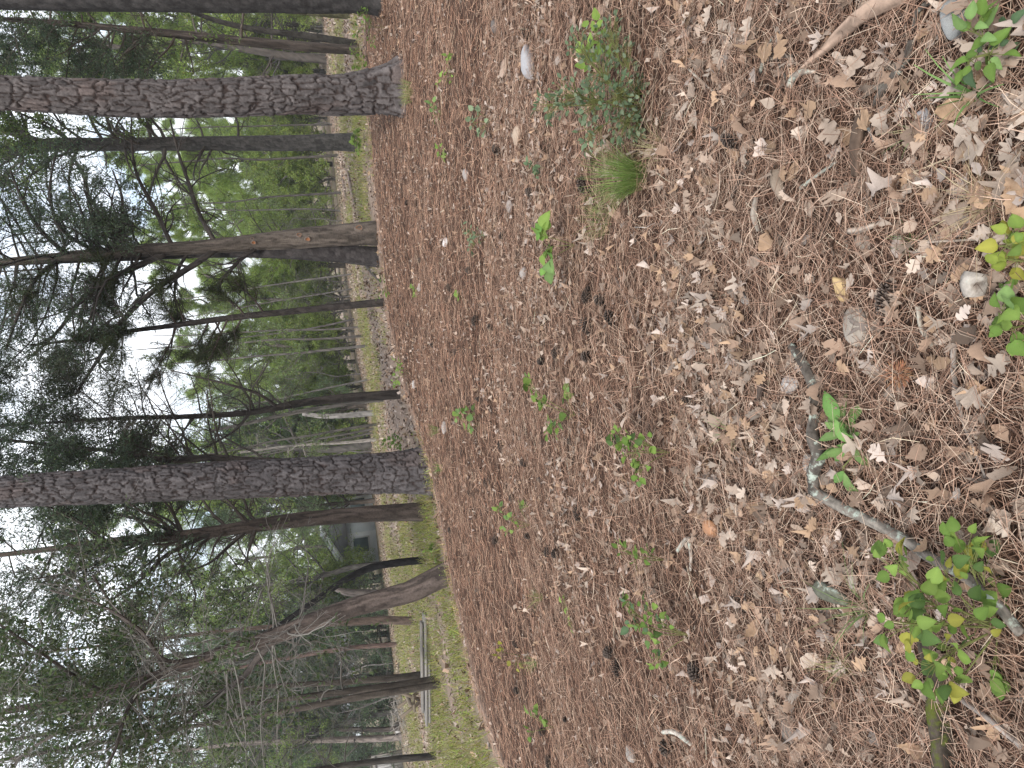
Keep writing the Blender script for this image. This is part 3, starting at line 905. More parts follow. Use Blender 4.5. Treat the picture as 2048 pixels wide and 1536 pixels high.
# --- leaning cedar with a thicket of dead twigs
rng = rng_(51)
root, P, Rr, dep = photo_tree('cedar_tree', [(897, 1148, 46), (870, 1160, 44), (830, 1180, 42), (760, 1200, 37), (700, 1216, 35), (620, 1245, 34), (540, 1275, 29), (450, 1302, 24), (330, 1345, 19), (200, 1382, 15), (0, 1425, 11)],
    'big leaning cedar with shaggy twisted brown trunk and a tangle of grey twigs', 'tree', 'cedar', 28, (0.115, 0.09, 0.078), flare=0.3, ztop=5.4, rtop=0.03, sides=44, step=0.018)
LEAN = root
T = new_T((0.21, 0.195, 0.175))
for k, lp in enumerate([
    [(560, 1270, 16), (520, 1310, 14, 0.2), (490, 1350, 12, 0.3), (430, 1395, 10, 0.4), (380, 1440, 8, 0.5), (280, 1500, 5, 0.6)],
    [(420, 1312, 9), (330, 1320, 8, -0.4), (280, 1260, 7, -0.7), (200, 1210, 5, -0.9), (100, 1180, 3, -1.0)],
    [(330, 1345, 8), (300, 1290, 7, -0.3), (240, 1230, 6, -0.5), (185, 1150, 4, -0.7)],
    [(300, 1355, 9), (250, 1430, 8, -0.6), (230, 1500, 6, -0.9), (200, 1560, 4, -1.1)],
    [(200, 1382, 8), (130, 1340, 7, -0.5), (60, 1290, 5, -0.8), (0, 1250, 4, -1.0)],
    [(250, 1368, 9), (160, 1440, 8, 0.3), (60, 1500, 6, 0.4), (0, 1560, 5, 0.5)],
]):
    limb_from_pixels(root, T, lp, dep, SP_DEAD, rng, 16, 0.95, (0.12, 0.10, 0.09), 280 + k, leaf=True)
scatter_branches(T, P, Rr, 1.7, 5.2, 70, 1.7, SP_DEAD, rng, up=0.0, leaf=True, rfac=0.13)
scatter_branches(T, P, Rr, 2.6, 5.3, 22, 1.5, SP_CEDAR, rng, up=0.3, rfac=0.2)
T['anch'] = [a for a in T['anch'] if vnoise(a[0][0] * 1.6, a[0][2] * 1.6, 77) > 0.45]
finish_tree(root, T, 'leaf', (0.07, 0.095, 0.04), 2, 0.065, rng, keep=0.8)
root, P, Rr, dep = photo_tree('oak_sapling', [(848, 1120, 15), (800, 1125, 15), (740, 1136, 14), (690, 1160, 13), (640, 1195, 12), (600, 1222, 11), (540, 1262, 9), (450, 1300, 6)],
    'smooth black curved stem bowing behind the big leaning cedar', 'tree', 'bark', 29, (0.022, 0.02, 0.02), flare=0.2, sides=18)

# --- trunks on the far side of the leaning cedar
far_trunks = [
    ('dead_tree', [(800, 1184, 16), (735, 1186, 16), (690, 1183, 14), (665, 1176, 6)], 'broken dead trunk with a split grey top behind the leaning cedar', (0.13, 0.11, 0.1), 30, 0),
    ('cedar_tree', [(828, 1240, 17), (770, 1240, 16), (720, 1243, 14), (600, 1250, 10), (450, 1262, 7)], 'ragged brown trunk with peeling bark standing in yellow green grass', (0.15, 0.11, 0.09), 31, 1),
    ('cedar_tree', [(798, 1287, 9), (700, 1296, 9), (600, 1312, 8), (450, 1340, 6)], 'slender reddish stem against the dark thicket beyond the leaning cedar', (0.14, 0.095, 0.08), 32, 1),
    ('cedar_tree', [(852, 1348, 14), (720, 1362, 12), (550, 1372, 9), (400, 1385, 7)], 'first of three close dark stems rising from the grass beside stacked boards', (0.075, 0.062, 0.052), 33, 1),
    ('cedar_tree', [(874, 1358, 14), (700, 1382, 13), (550, 1400, 10), (400, 1420, 7)], 'middle of three close dark stems rising from the grass beside stacked boards', (0.075, 0.062, 0.052), 34, 1),
    ('cedar_tree', [(880, 1368, 14), (700, 1397, 14), (550, 1425, 12), (400, 1450, 8)], 'outermost of three close dark stems, the one next to the sawhorse', (0.075, 0.062, 0.052), 35, 1),
    ('cedar_tree', [(800, 1455, 10), (700, 1458, 9), (550, 1455, 8), (400, 1450, 6)], 'narrow brown trunk just behind the square grey stone', (0.11, 0.09, 0.08), 36, 1),
    ('cedar_tree', [(803, 1472, 13), (700, 1479, 12), (600, 1482, 10), (450, 1490, 8)], 'pale grey peeling trunk between the square stone and the board fence', (0.24, 0.2, 0.18), 37, 1),
    ('pine_tree', [(872, 1511, 14), (800, 1518, 13), (700, 1530, 12), (600, 1545, 10)], 'straight black trunk in front of the board fence', (0.055, 0.048, 0.042), 38, 0),
]
for nm, pts, lab, col, sd, br in far_trunks:
    root, P, Rr, dep = photo_tree(nm, pts, lab, 'tree', 'cedar', sd, col, flare=0.35, step=0.06, sides=16, ztop=(9 if nm != 'dead_tree' else None), rtop=0.02)
    if nm != 'dead_tree':
        rng = rng_(300 + sd)
        T = new_T((0.10, 0.09, 0.08))
        b0 = P[0][2]
        scatter_branches(T, P, Rr, b0 + 1.8, b0 + 5, 8, 1.3, SP_DEAD, rng, up=0.2, leaf=False, rfac=0.3)
        scatter_branches(T, P, Rr, b0 + 4.2, 8.0, 9, 1.7, SP_CEDAR, rng, up=0.3)
        finish_tree(root, T, 'spray', C_CEDAR, 2, 0.12, rng, keep=0.8)

# ------------------------------------------------------------------ background trees: prototypes copied with their parts
def proto_pine(seed, H, z0, n, Ls, col, per=18, dead=4):
    rng = rng_(seed)
    root = empty('pine_tree', (0, 0, 0))
    k = 8
    P = np.array([[rng.normal(0, 0.06) * i, rng.normal(0, 0.06) * i, H * i / k - 0.1] for i in range(k + 1)])
    Rr = np.linspace(H * 0.011 + 0.02, 0.02, k + 1)
    obj('trunk', trunk_mesh('trunk', P, Rr, 'bark', 0.12, 12, seed, M['bark'], (0, 0, 0), 0.2, (0.10, 0.085, 0.075)), root)
    T = new_T((0.09, 0.075, 0.065))
    for i in range(n):
        f = rng.random() ** 0.85
        z = z0 + (H * 0.98 - z0) * f
        p, r = along(P, Rr, z)
        a = rng.uniform(0, 6.283)
        Lb = Ls * (1 - 0.75 * f) * rng.uniform(0.6, 1.2)
        grow(T, p, np.array([math.cos(a), math.sin(a), 0.15 + 0.5 * f]), Lb, r * 0.4, 0, SP_PINE, rng)
    scatter_branches(T, P, Rr, z0 * 0.4, z0, dead, Ls * 0.6, SP_DEAD, rng, up=0.0, leaf=False)
    finish_tree(root, T, 'needles', col, per, 0.21, rng)
    return root

def proto_broad(seed, H, z0, n, Ls, col, size=0.10, per=2, kind='leaf', S=SP_OAK, bark=(0.11, 0.1, 0.09), name='oak_tree', lean=0.05, keep=1.0, rfac=1.0):
    rng = rng_(seed)
    root = empty(name, (0, 0, 0))
    k = 8
    P = np.array([[rng.normal(0, lean) * i, rng.normal(0, lean) * i, H * i / k - 0.1] for i in range(k + 1)])
    Rr = np.linspace(H * 0.012 + 0.02, 0.015, k + 1) * rfac
    obj('trunk', trunk_mesh('trunk', P, Rr, 'bark', 0.12, 12, seed, M['bark'], (0, 0, 0), 0.2, bark), root)
    T = new_T(np.array(bark) * 0.8); T['twigs'] = 0.3 if keep > 0.5 else 1.0
    for i in range(n):
        f = rng.random()
        z = z0 + (H * 0.98 - z0) * f
        p, r = along(P, Rr, z)
        a = rng.uniform(0, 6.283)
        grow(T, p, np.array([math.cos(a), math.sin(a), 0.45 + 0.3 * f]), Ls * (1 - 0.5 * f) * rng.uniform(0.6, 1.2), r * 0.45, 0, S, rng)
    finish_tree(root, T, kind, col, per, size, rng, keep)
    return root

def copy_tree(o, loc, rz, s, label, cat, group):
    c = o.copy(); COL.objects.link(c)
    c.location = [float(q) for q in loc]; c.rotation_euler = (0, 0, rz); c.scale = (s, s, s)
    for ch in o.children:
        k = ch.copy(); COL.objects.link(k); k.parent = c
    tag(c, label, cat, group)
    return c

def place(o, used, loc, rz, s, label, cat, group):
    if id(o) not in used:
        used.add(id(o))
        o.location = [float(q) for q in loc]; o.rotation_euler = (0, 0, rz); o.scale = (s, s, s)
        tag(o, label, cat, group)
        return o
    return copy_tree(o, loc, rz, s, label, cat, group)

pA = proto_pine(501, 11, 1.8, 60, 2.7, (0.26, 0.35, 0.085), per=20)          # bright young pine
pB = proto_pine(502, 14, 4.5, 56, 2.9, (0.19, 0.26, 0.075), per=16)          # taller, darker
pC = proto_pine(503, 7.5, 0.7, 60, 2.1, (0.27, 0.36, 0.09), per=18)         # sapling
oA = proto_broad(511, 9, 1.2, 36, 2.7, (0.27, 0.35, 0.085), size=0.085, per=3)
oB = proto_broad(512, 11, 2.0, 38, 2.9, (0.20, 0.27, 0.075), size=0.085, per=3)
oC = proto_broad(513, 4.2, 0.1, 46, 1.4, (0.27, 0.34, 0.095), size=0.075, per=3)     # understorey bush
cA = proto_broad(514, 8, 0.9, 50, 2.0, (0.14, 0.195, 0.10), size=0.12, per=3, kind='spray', S=SP_CEDAR, bark=(0.11, 0.09, 0.075), name='cedar_tree')
cB = proto_broad(515, 6, 0.1, 60, 1.9, (0.15, 0.21, 0.12), size=0.11, per=3, kind='spray', S=SP_CEDAR, bark=(0.11, 0.09, 0.075), name='cedar_tree')
dA = proto_broad(516, 5, 0.2, 34, 1.6, (0.12, 0.14, 0.07), size=0.06, per=2, S=SP_DEAD, bark=(0.17, 0.155, 0.145), name='bare_sapling', keep=0.22, rfac=0.42)
LAB = {
    id(pA): ('bright green feathery young pine', 'tree', 'bright young pines far off'),
    id(pB): ('tall dark pine', 'tree', 'tall dark pines far off'),
    id(pC): ('low bushy pine sapling', 'tree', 'pine saplings far off'),
    id(oA): ('light green broadleaf tree', 'tree', 'light broadleaf trees far off'),
    id(oB): ('dark green open crowned broadleaf tree', 'tree', 'dark broadleaf trees far off'),
    id(oC): ('low pale green leafy bush', 'bush', 'leafy bushes under the far trees'),
    id(cA): ('dark dense cedar', 'tree', 'dense cedars far off'),
    id(cB): ('low blue green cedar thicket', 'tree', 'low cedars far off'),
    id(dA): ('bare grey twiggy sapling', 'sapling', 'bare saplings far off'),
}
used = set()
rng = rng_(60)
# (proto, photo y of the foot, depth in metres, scale)
BG = [
    # far right third
    (pA, 60, 37.3, 1.10), (oA, 20, 35.5, 1.12), (oA, 120, 35.5, 1.06), (pA, 150, 40, 1.15), (pC, 90, 44, 1.20), (pB, 200, 50, 1.00),
    (pC, 330, 42, 1.30), (pA, 300, 48, 1.15), (pA, 430, 52, 1.05), (pC, 385, 55, 1.50),
    # centre
    (pC, 530, 40, 1.25), (pC, 600, 39.1, 1.13), (pC, 690, 40, 1.15), (oA, 720, 46, 0.95), 
    (oA, 800, 48, 0.95), (cA, 845, 40, 1.00), (pB, 860, 52, 0.85), (cA, 890, 36.4, 1.01), (cB, 870, 38.2, 1.17),
    # left
    (cA, 1000, 38.8, 1.20), (oA, 1090, 67, 1.19), (oB, 1130, 37.9, 1.08), (oA, 1160, 43.3, 1.19), (cB, 1230, 37, 1.32), (cB, 1290, 37.45, 1.44), (oB, 1200, 39.7, 1.14), (cA, 1270, 39.7, 1.32),
    (cB, 1350, 37.45, 1.44), (cB, 1410, 37.9, 1.50), (cA, 1400, 40.6, 1.31), (cA, 1480, 50, 1.20), (oB, 1350, 41.5, 1.15), (cB, 1500, 50, 1.56), (oB, 1480, 50, 1.12), (cA, 1540, 50, 1.32),
    # a last belt closing the view
    (pB, 125, 34.15, 1.06), (oB, 885, 34.15, 1.18), (pB, 1085, 62, 1.20), (oB, 1430, 36.1, 1.20), (pB, 980, 42.4, 1.17), (pB, 1250, 41.5, 1.27),
    (pA, -60, 50, 1.10), (oA, 180, 60, 1.20), (pC, 250, 64, 1.70), (oA, 420, 62, 1.20), (pC, 480, 66, 1.60), (oA, 640, 64, 1.10), (pC, 760, 64, 1.60), (oA, 880, 60, 1.20),
    (pA, 950, 58, 1.10), (oA, 1040, 75, 1.30), (oA, 1180, 58, 1.20), (oB, 1330, 55, 1.20), (oB, 1500, 52, 1.20),
    (pA, 470, 38.2, 1.06), (oB, 660, 60, 1.20), (pB, 350, 60, 1.10), (pB, 130, 58, 1.10), (oA, 1240, 44, 1.20), (oB, 1430, 46, 1.20), (oA, 940, 40, 1.10), (oB, 980, 50, 1.20), (cA, 810, 35.5, 0.90),
    # understorey
    (oC, 20, 52, 1.30), (oC, 90, 56, 1.40), (oC, 170, 54, 1.30), (oC, 215, 60, 1.50), (oC, 270, 55, 1.30), (oC, 330, 64, 1.60), (oC, 375, 56, 1.30), (oC, 430, 60, 1.40), (oC, 485, 54, 1.20), (oC, 525, 62, 1.50), (oC, 570, 66, 1.60), (oC, 615, 60, 1.40), (oC, 665, 58, 1.30), (oC, 705, 64, 1.60), (oC, 755, 58, 1.40), (oC, 815, 56, 1.30), (oC, 860, 60, 1.40), (oC, 915, 54, 1.30), (oC, 1090, 67, 1.30), (oC, 1170, 50, 1.30),
    (oC, 70, 38.2, 1.06), (oC, 150, 37.3, 0.99), (oC, 300, 39.1, 1.03), (oC, 360, 40, 1.10), (oC, 460, 44, 1.10), (oC, 510, 40, 1.00), (oC, 660, 39.1, 0.93), (oC, 590, 44, 1.10), (oC, 740, 50, 1.30), (oC, 800, 38.2, 0.96), (oC, 870, 35.5, 0.90), (oC, 930, 44, 1.20), (oC, 1150, 40.6, 1.19), (oC, 1010, 60, 1.40),
    (oC, 10, 32.8, 0.78), (oC, 110, 42, 1.20), (oC, 240, 44, 1.20), (dA, 130, 37.3, 0.88), (dA, 60, 35.5, 0.90), (dA, 250, 39.1, 0.93), (dA, 470, 38.2, 0.85), (dA, 440, 36.4, 0.78), (oC, 420, 50, 1.40),
    (dA, 560, 38.2, 0.85), (dA, 590, 37.3, 0.77), (oC, 620, 50, 1.30), (oC, 700, 44, 1.10), (dA, 680, 39.1, 0.93), (oC, 770, 40, 1.00), (dA, 745, 37.3, 1.10), (oC, 830, 46, 1.20), (dA, 900, 34.15, 1.01), (dA, 880, 36.85, 1.01),
    (oC, 960, 41.5, 1.04), (oC, 1110, 66, 1.30), (oC, 1080, 64, 0.92), (dA, 1190, 36.1, 1.08), (oC, 560, 58, 1.40), (oC, 330, 58, 1.40), (dA, 1400, 34.3, 0.96), (dA, 1330, 35.2, 1.20), (dA, 800, 39.1, 1.03),
]
GAPS = [(40, 'behind the dark edge pine'), (150, 'between the edge pine and the flared pine'), (236, 'behind the flared pine'), (302, 'behind the straight grey oak'), (455, 'between the grey oak and the knotted cedar'),
        (530, 'behind the knotted cedar'), (612, 'between knotted cedar and thin pine'), (700, 'just past the thin pine'), (795, 'short of the crooked cedar'), (905, 'between crooked cedar and nearest pine'), (1010, 'behind the nearest pine'),
        (1140, 'between brown cedar and leaning cedar'), (1260, 'behind the leaning cedar'), (1345, 'beyond the leaning cedar'), (1430, 'behind the three close stems'), (9999, 'near the board fence')]
BGO = []
for pr, iy, dpt, s in BG:
    # foot on the ground at that bearing and distance
    d = ray(760, iy)
    x = d[0] / d[1] * dpt
    z = float(ground_h(x, dpt))
    lab, cat, grp = LAB[id(pr)]
    gap = next(t_ for lim, t_ in GAPS if iy < lim)
    lab = lab + (' far back ' if dpt > 49 else ' ') + gap
    BGO.append((dpt, place(pr, used, (x, dpt, z - 0.05), rng.uniform(0, 6.283), s * rng.uniform(0.92, 1.08), lab, cat, grp)))

rng = rng_(62)
for k, (iy, dpt, hgt, wpx, col) in enumerate(((545, 30, 9, 3.5, (0.15, 0.135, 0.125)), (575, 34, 9, 3, (0.14, 0.125, 0.115)), (672, 27, 8, 5, (0.13, 0.115, 0.105)), (690, 24, 6, 6, (0.15, 0.135, 0.125)), (655, 31, 8, 4, (0.13, 0.115, 0.105)), (640, 36, 9, 4, (0.12, 0.105, 0.1)),
        (385, 33, 8, 5, (0.08, 0.07, 0.065)), (310, 32, 8, 6, (0.09, 0.08, 0.07)), (250, 35, 9, 4, (0.1, 0.09, 0.08)), (762, 29, 8, 4, (0.13, 0.12, 0.11)), (850, 26, 6, 6, (0.10, 0.09, 0.08)), (858, 28, 6, 5, (0.11, 0.1, 0.09)), (868, 30, 6, 5, (0.10, 0.09, 0.08)), (420, 36, 8, 4, (0.12, 0.11, 0.1)))):
    d = ray(720, iy); x = d[0] / d[1] * dpt
    z = float(ground_h(x, dpt))
    root = empty('young_tree', (x, dpt, z), 'thin bare pole of a tree %s' % next(t_ for lim, t_ in GAPS if iy < lim), 'tree', 'thin bare poles far off')
    r0 = wpx * 0.5 * dpt / F_PX
    ln_ = rng.normal(-0.07, 0.05)
    P = np.array([[ln_ * hgt * (q / 5) + rng.normal(0, 0.03), rng.normal(0, 0.03), hgt * q / 5 - 0.1] for q in range(6)])
    Rr = np.linspace(r0, r0 * 0.3, 6)
    obj('trunk', trunk_mesh('trunk', P, Rr, 'bark', 0.15, 8, 900 + k, M['bark'], (0, 0, 0), 0.2, col), root)
    T = new_T(np.array(col) * 0.9)
    P = P + np.array([x, dpt, z])
    scatter_branches(T, P, Rr, z + hgt * 0.25, z + hgt * 0.95, 7, 1.1, SP_DEAD, rng, up=0.3, rfac=0.3)
    finish_tree(root, T, 'leaf', (0.16, 0.21, 0.08), 2, 0.08, rng, keep=0.5)

by_label = {}
for dpt, o in BGO:
    by_label.setdefault(o['label'], []).append((dpt, o))
for lab, v in by_label.items():
    if len(v) in (2, 3):
        v.sort(key=lambda q: q[0])
        for (dpt, o), w_ in zip(v, ('front', 'back') if len(v) == 2 else ('front', 'middle', 'back')):
            o['label'] = lab + ', the %s one' % w_
# ------------------------------------------------------------------ pine needle litter (nobody could count it)
def wedge(n, r0, r1, rng, half=0.78):
    r = np.sqrt(rng.uniform(r0 * r0, r1 * r1, n))
    a = rng.uniform(-half, half, n)
    return r * np.sin(a), r * np.cos(a)

C_NEEDLE = np.array([[0.31, 0.195, 0.14], [0.40, 0.285, 0.215], [0.18, 0.105, 0.072], [0.50, 0.39, 0.30], [0.08, 0.052, 0.04]])

def needle_layer(acc, x, y, Ln, wd, segs, h0, h1, rng, warm=1.0):
    n = len(x)
    a = rng.uniform(0, 2 * math.pi, n)
    # neighbouring needles of one bundle share a direction
    a = np.where(rng.random(n) < 0.55, np.round(a / 0.5) * 0.5 + 6 * vnoise(x * 3, y * 3, 8) + rng.normal(0, 0.15, n), a)
    bend = rng.normal(0, 0.5, n)
    Ls = Ln * rng.uniform(0.55, 1.25, n)
    t = np.linspace(-0.5, 0.5, segs + 1)
    ang = a[:, None] + bend[:, None] * t[None]
    dx = np.cos(ang) * (Ls / segs)[:, None]; dy = np.sin(ang) * (Ls / segs)[:, None]
    X = x[:, None] + np.cumsum(dx, 1) - dx.sum(1, keepdims=True) / 2
    Y = y[:, None] + np.cumsum(dy, 1) - dy.sum(1, keepdims=True) / 2
    hh = rng.uniform(h0, h1, n)
    tilt = rng.normal(0, 0.10, n) * Ls
    Z = ground_h(X, Y) + np.maximum(hh[:, None] + tilt[:, None] * t[None] + (rng.uniform(-0.1, 0.14, n) * Ls)[:, None] * (0.25 - t * t)[None], 0.001)
    sx = -np.sin(ang); sy = np.cos(ang)
    w_ = (wd * rng.uniform(0.7, 1.2, n))[:, None] * np.where(np.abs(t) > 0.49, 0.55, 1.0)[None] * 0.5
    top = np.stack([X, Y, Z + w_ * 0.9], -1)
    l_ = np.stack([X + sx * w_, Y + sy * w_, Z], -1)
    r_ = np.stack([X - sx * w_, Y - sy * w_, Z], -1)
    V = np.stack([l_, top, r_], 2).reshape(-1, 3)
    m = segs + 1
    k = np.arange(n)[:, None] * (m * 3); i = np.arange(segs)[None] * 3
    b = (k + i).reshape(-1)
    q = np.concatenate([np.stack([b, b + 1, b + 4, b + 3], 1), np.stack([b + 1, b + 2, b + 5, b + 4], 1)])
    c = C_NEEDLE[rng.choice(5, n, p=[0.30, 0.20, 0.22, 0.13, 0.15])] * np.exp(rng.normal(0, 0.28, (n, 1)))
    c = c * np.array([1.0, 1 - 0.10 * warm, 1 - 0.16 * warm])
    acc.add(V, quads=q, col=np.repeat(np.clip(c, 0, 0.8), m * 3, 0))

def in_bed(x, y, rng, soft=0.45):
    return edge_e(x, y) < rng.normal(0.0, soft, len(x))

rng = rng_(70)
acc = Acc()
for n, r0, r1, Ln, wd, segs, h1, warm in ((24000, 0.85, 2.7, 0.125, 0.0017, 2, 0.040, 0.3), (38000, 2.6, 5.5, 0.13, 0.0024, 1, 0.045, 0.8), (52000, 5.3, 13.2, 0.15, 0.005, 1, 0.05, 1.4)):
    x, y = wedge(n, r0, r1, rng)
    k = in_bed(x, y, rng)
    needle_layer(acc, x[k], y[k], Ln, wd, segs, 0.002, h1, rng, warm)
o = obj('pine_needle_litter', acc.mesh('pine_needle_litter', M['litter']))
tag(o, 'dense reddish brown pine needle litter covering the floor under the trees', 'litter', kind='stuff')

# ------------------------------------------------------------------ fallen oak leaves
HALF = [
    [(0, .015), (.13, .03), (.22, .16), (.30, .20), (.37, .09), (.46, .27), (.56, .36), (.63, .30), (.66, .13), (.76, .27), (.85, .25), (.86, .11), (.94, .13), (1, .0)],
    [(0, .015), (.15, .05), (.20, .10), (.28, .24), (.36, .23), (.42, .11), (.52, .34), (.60, .40), (.68, .24), (.70, .16), (.80, .22), (.88, .20), (.94, .12), (1, .0)],
    [(0, .015), (.12, .03), (.24, .10), (.33, .30), (.40, .31), (.44, .12), (.50, .14), (.58, .42), (.67, .41), (.70, .17), (.78, .18), (.88, .24), (.96, .12), (1, .0)],
    [(0, .02), (.10, .08), (.22, .17), (.32, .22), (.42, .24), (.52, .27), (.60, .28), (.68, .27), (.76, .24), (.82, .21), (.88, .17), (.93, .12), (.97, .06), (1, .0)],
]
def oak_leaf_arrays(seed):
    rng = rng_(seed)
    h = np.array(HALF[seed % 4])
    n = len(h)
    curl = rng.normal(0.5, 1.3); bow = rng.normal(0.2, 0.7); twist = rng.normal(0, 0.6)
    V = []
    for s in (0, 1, -1):
        for i, (t, wv) in enumerate(h):
            tt = t + (rng.normal(0, 0.012) if s else 0); wj = wv * (1 + rng.normal(0, 0.13))
            X = s * wj; Yv = tt - 0.5
            z = curl * X * X + bow * (Yv * Yv - 0.08) + twist * X * Yv + (rng.normal(0, 0.04) if s else rng.normal(0, 0.012)) + (0.0 if s else -0.015)
            V.append((X, Yv, z))
    T = []
    for s in (1, 2):
        for i in range(n - 1):
            a, b = i, i + 1
            c, d = s * n + i, s * n + i + 1
            tri = [(a, c, d), (a, d, b)]
            if s == 2: tri = [t[::-1] for t in tri]
            T += tri
    V = np.array(V)
    # petiole
    p0 = len(V)
    V = np.vstack([V, [[-.01, -.5, 0], [.01, -.5, 0], [0.02, -.68, .02]]])
    T.append((p0, p0 + 2, p0 + 1))
    return V, np.array(T)

LEAFV = [oak_leaf_arrays(s) for s in range(16)]
C_LEAF = np.array([[0.37, 0.285, 0.225], [0.32, 0.24, 0.185], [0.43, 0.345, 0.28], [0.31, 0.21, 0.15], [0.36, 0.24, 0.155], [0.22, 0.155, 0.115], [0.44, 0.36, 0.31]])
leaf_meshes = []
for k, (V, T_) in enumerate(LEAFV):
    base = C_LEAF[k % 7]
    r2 = rng_(900 + k)
    vc = base * (1 + 0.12 * r2.normal(size=(len(V), 1)))
    vc[:14] = base * 0.86
    leaf_meshes.append(mesh_np('oak_leaf', V, [T_], np.clip(vc, 0, 0.8), False, M['leaf_dry']))

def leaf_matrix(p, yaw, tilt, tdir, s):
    return Matrix.Translation(Vector([float(c) for c in p])) @ Matrix.Rotation(tilt, 4, Vector((math.cos(tdir), math.sin(tdir), 0))) @ Matrix.Rotation(yaw, 4, 'Z') @ Matrix.Scale(s, 4)

def leaf_density(x, y):
    az = np.arctan2(x, y)
    d = 0.42 + 0.58 * smooth(-0.35, 0.12, az)
    d = np.maximum(d, smooth(2.3, 1.7, np.hypot(x, y)) * 0.8)
    return d * (0.35 + 1.3 * smooth(0.3, 0.62, fbm(x * 1.7, y * 1.7, 44, 3)))

rng = rng_(71)
# pale and conspicuous leaves set where the photograph shows them, then the loose cover
n_leaf = 0
def one_leaf(p, s, k, label, grp, tilt=None, yaw=None):
    global n_leaf
    o = obj('oak_leaf', leaf_meshes[k])
    o.matrix_world = leaf_matrix(p, rng.uniform(0, 6.283) if yaw is None else yaw, abs(rng.normal(0, 0.28)) if tilt is None else tilt, rng.uniform(0, 6.283), s)
    tag(o, label, 'leaf', grp)
    n_leaf += 1
    return o
singles = [
    (1496, 566, 30, 2, 'cream coloured oak leaf on dark needles, beside the yellow stone'),
    (1745, 130, 46, 0, 'pale lobed oak leaf lying flat below the split wood'),
    (1760, 245, 40, 4, 'orange tan oak leaf beside the rotten brown log'),
    (1990, 300, 50, 2, 'large pale oak leaf under dry grass stems at the lower corner'),
    (1690, 260, 46, 0, 'bright pale oak leaf with deep lobes near the lichen twig'),
    (1668, 780, 34, 3, 'curled orange brown leaf against the lichen covered branch'),
    (1590, 92, 40, 4, 'light orange oak leaf on the needles near the split wood'),
]
for ix, iy, sp, k, lab in singles:
    g = G(ix, iy)
    one_leaf(g + np.array([0, 0, 0.055]), sp * px_m(g) * 1.5, k, lab, None)
cnt = 0
CW = ['pale tan', 'tan', 'cream', 'brown', 'orange brown', 'dark brown', 'greyish pink']
MARKS = [(1705, 650, 'rounded grey tan boulder'), (1880, 1220, 'spotted vine'), (1715, 890, 'bright seedling'), (1905, 60, 'smooth grey boulder'), (1790, 180, 'crooked lichen branch'), (1990, 500, 'yellowing leaves'), (1838, 247, 'pale bluish rock'),
         (1430, 1052, 'brown capped mushroom'), (1700, 75, 'split wood'), (1573, 768, 'pale angular rock'), (1478, 330, 'black stick'), (1925, 780, 'long bare grey stick'), (1690, 1420, 'mossy log'), (1560, 360, 'wood chip'), (1480, 600, 'small grey stone'), (1500, 1350, 'grey closed cone'), (1720, 300, 'rotten brown log')]
MARKG = [(G(a_, b_), n_) for a_, b_, n_ in MARKS]
while cnt < 290:
    r = math.sqrt(rng.uniform(0.95 ** 2, 2.75 ** 2)); a = rng.uniform(-0.74, 0.74)
    x, y = r * math.sin(a), r * math.cos(a)
    if rng.random() > leaf_density(np.array([x]), np.array([y]))[0] * 0.9: continue
    k = int(rng.integers(0, 16))
    s = rng.uniform(0.045, 0.09)
    one_leaf((x, y, float(ground_h(x, y)) + rng.uniform(0.022, 0.052)), s, k, 'dry %s oak leaf on needles near the %s' % (CW[k % 7], min(MARKG, key=lambda q: math.hypot(q[0][0] - x, q[0][1] - y))[1]), 'loose dry oak leaves close to the camera')
    cnt += 1

def leaf_batch(acc, x, y, smin, smax, rng, hz=0.03, simple=False, dim=-0.18):
    n = len(x)
    z = ground_h(x, y) + rng.uniform(0.004, hz, n)
    s = rng.uniform(smin, smax, n)
    yaw = rng.uniform(0, 6.283, n); td = rng.uniform(0, 6.283, n); ti = np.clip(np.abs(rng.normal(0, 0.42, n)), 0, 0.85)
    base = C_LEAF[rng.integers(0, 7, n)] * np.exp(np.clip(rng.normal(dim - 0.08, 0.32, (n, 1)), -0.9, 0.2))
    var = rng.integers(0, 16, n)
    for k in range(16):
        m = np.nonzero(var == k)[0]
        if len(m) == 0: continue
        V, T_ = LEAFV[k]
        if simple:
            idx = np.array([0, 3, 13, 16, 20, 22, 24, 30, 34, 36, 38])
            V2 = np.array([V[0], V[18], V[20], V[13], V[32], V[34], V[7]])
            T2 = np.array([(0, 1, 6), (1, 2, 6), (2, 3, 6), (3, 5, 6), (5, 4, 6), (4, 0, 6)])
        else:
            V2, T2 = V, T_
        c, sn = np.cos(yaw[m])[:, None], np.sin(yaw[m])[:, None]
        X = V2[None, :, 0] * c - V2[None, :, 1] * sn; Y = V2[None, :, 0] * sn + V2[None, :, 1] * c
        Z = V2[None, :, 2] + np.tan(ti[m])[:, None] * (X * np.cos(td[m])[:, None] + Y * np.sin(td[m])[:, None])
        W = np.stack([X, Y, Z], -1) * s[m][:, None, None] + np.stack([x[m], y[m], z[m]], 1)[:, None, :]
        nv = len(V2)
        F_ = T2[None] + (np.arange(len(m)) * nv)[:, None, None]
        acc.add(W.reshape(-1, 3), tris=F_.reshape(-1, 3), col=np.repeat(np.clip(base[m], 0, 0.85), nv, 0))

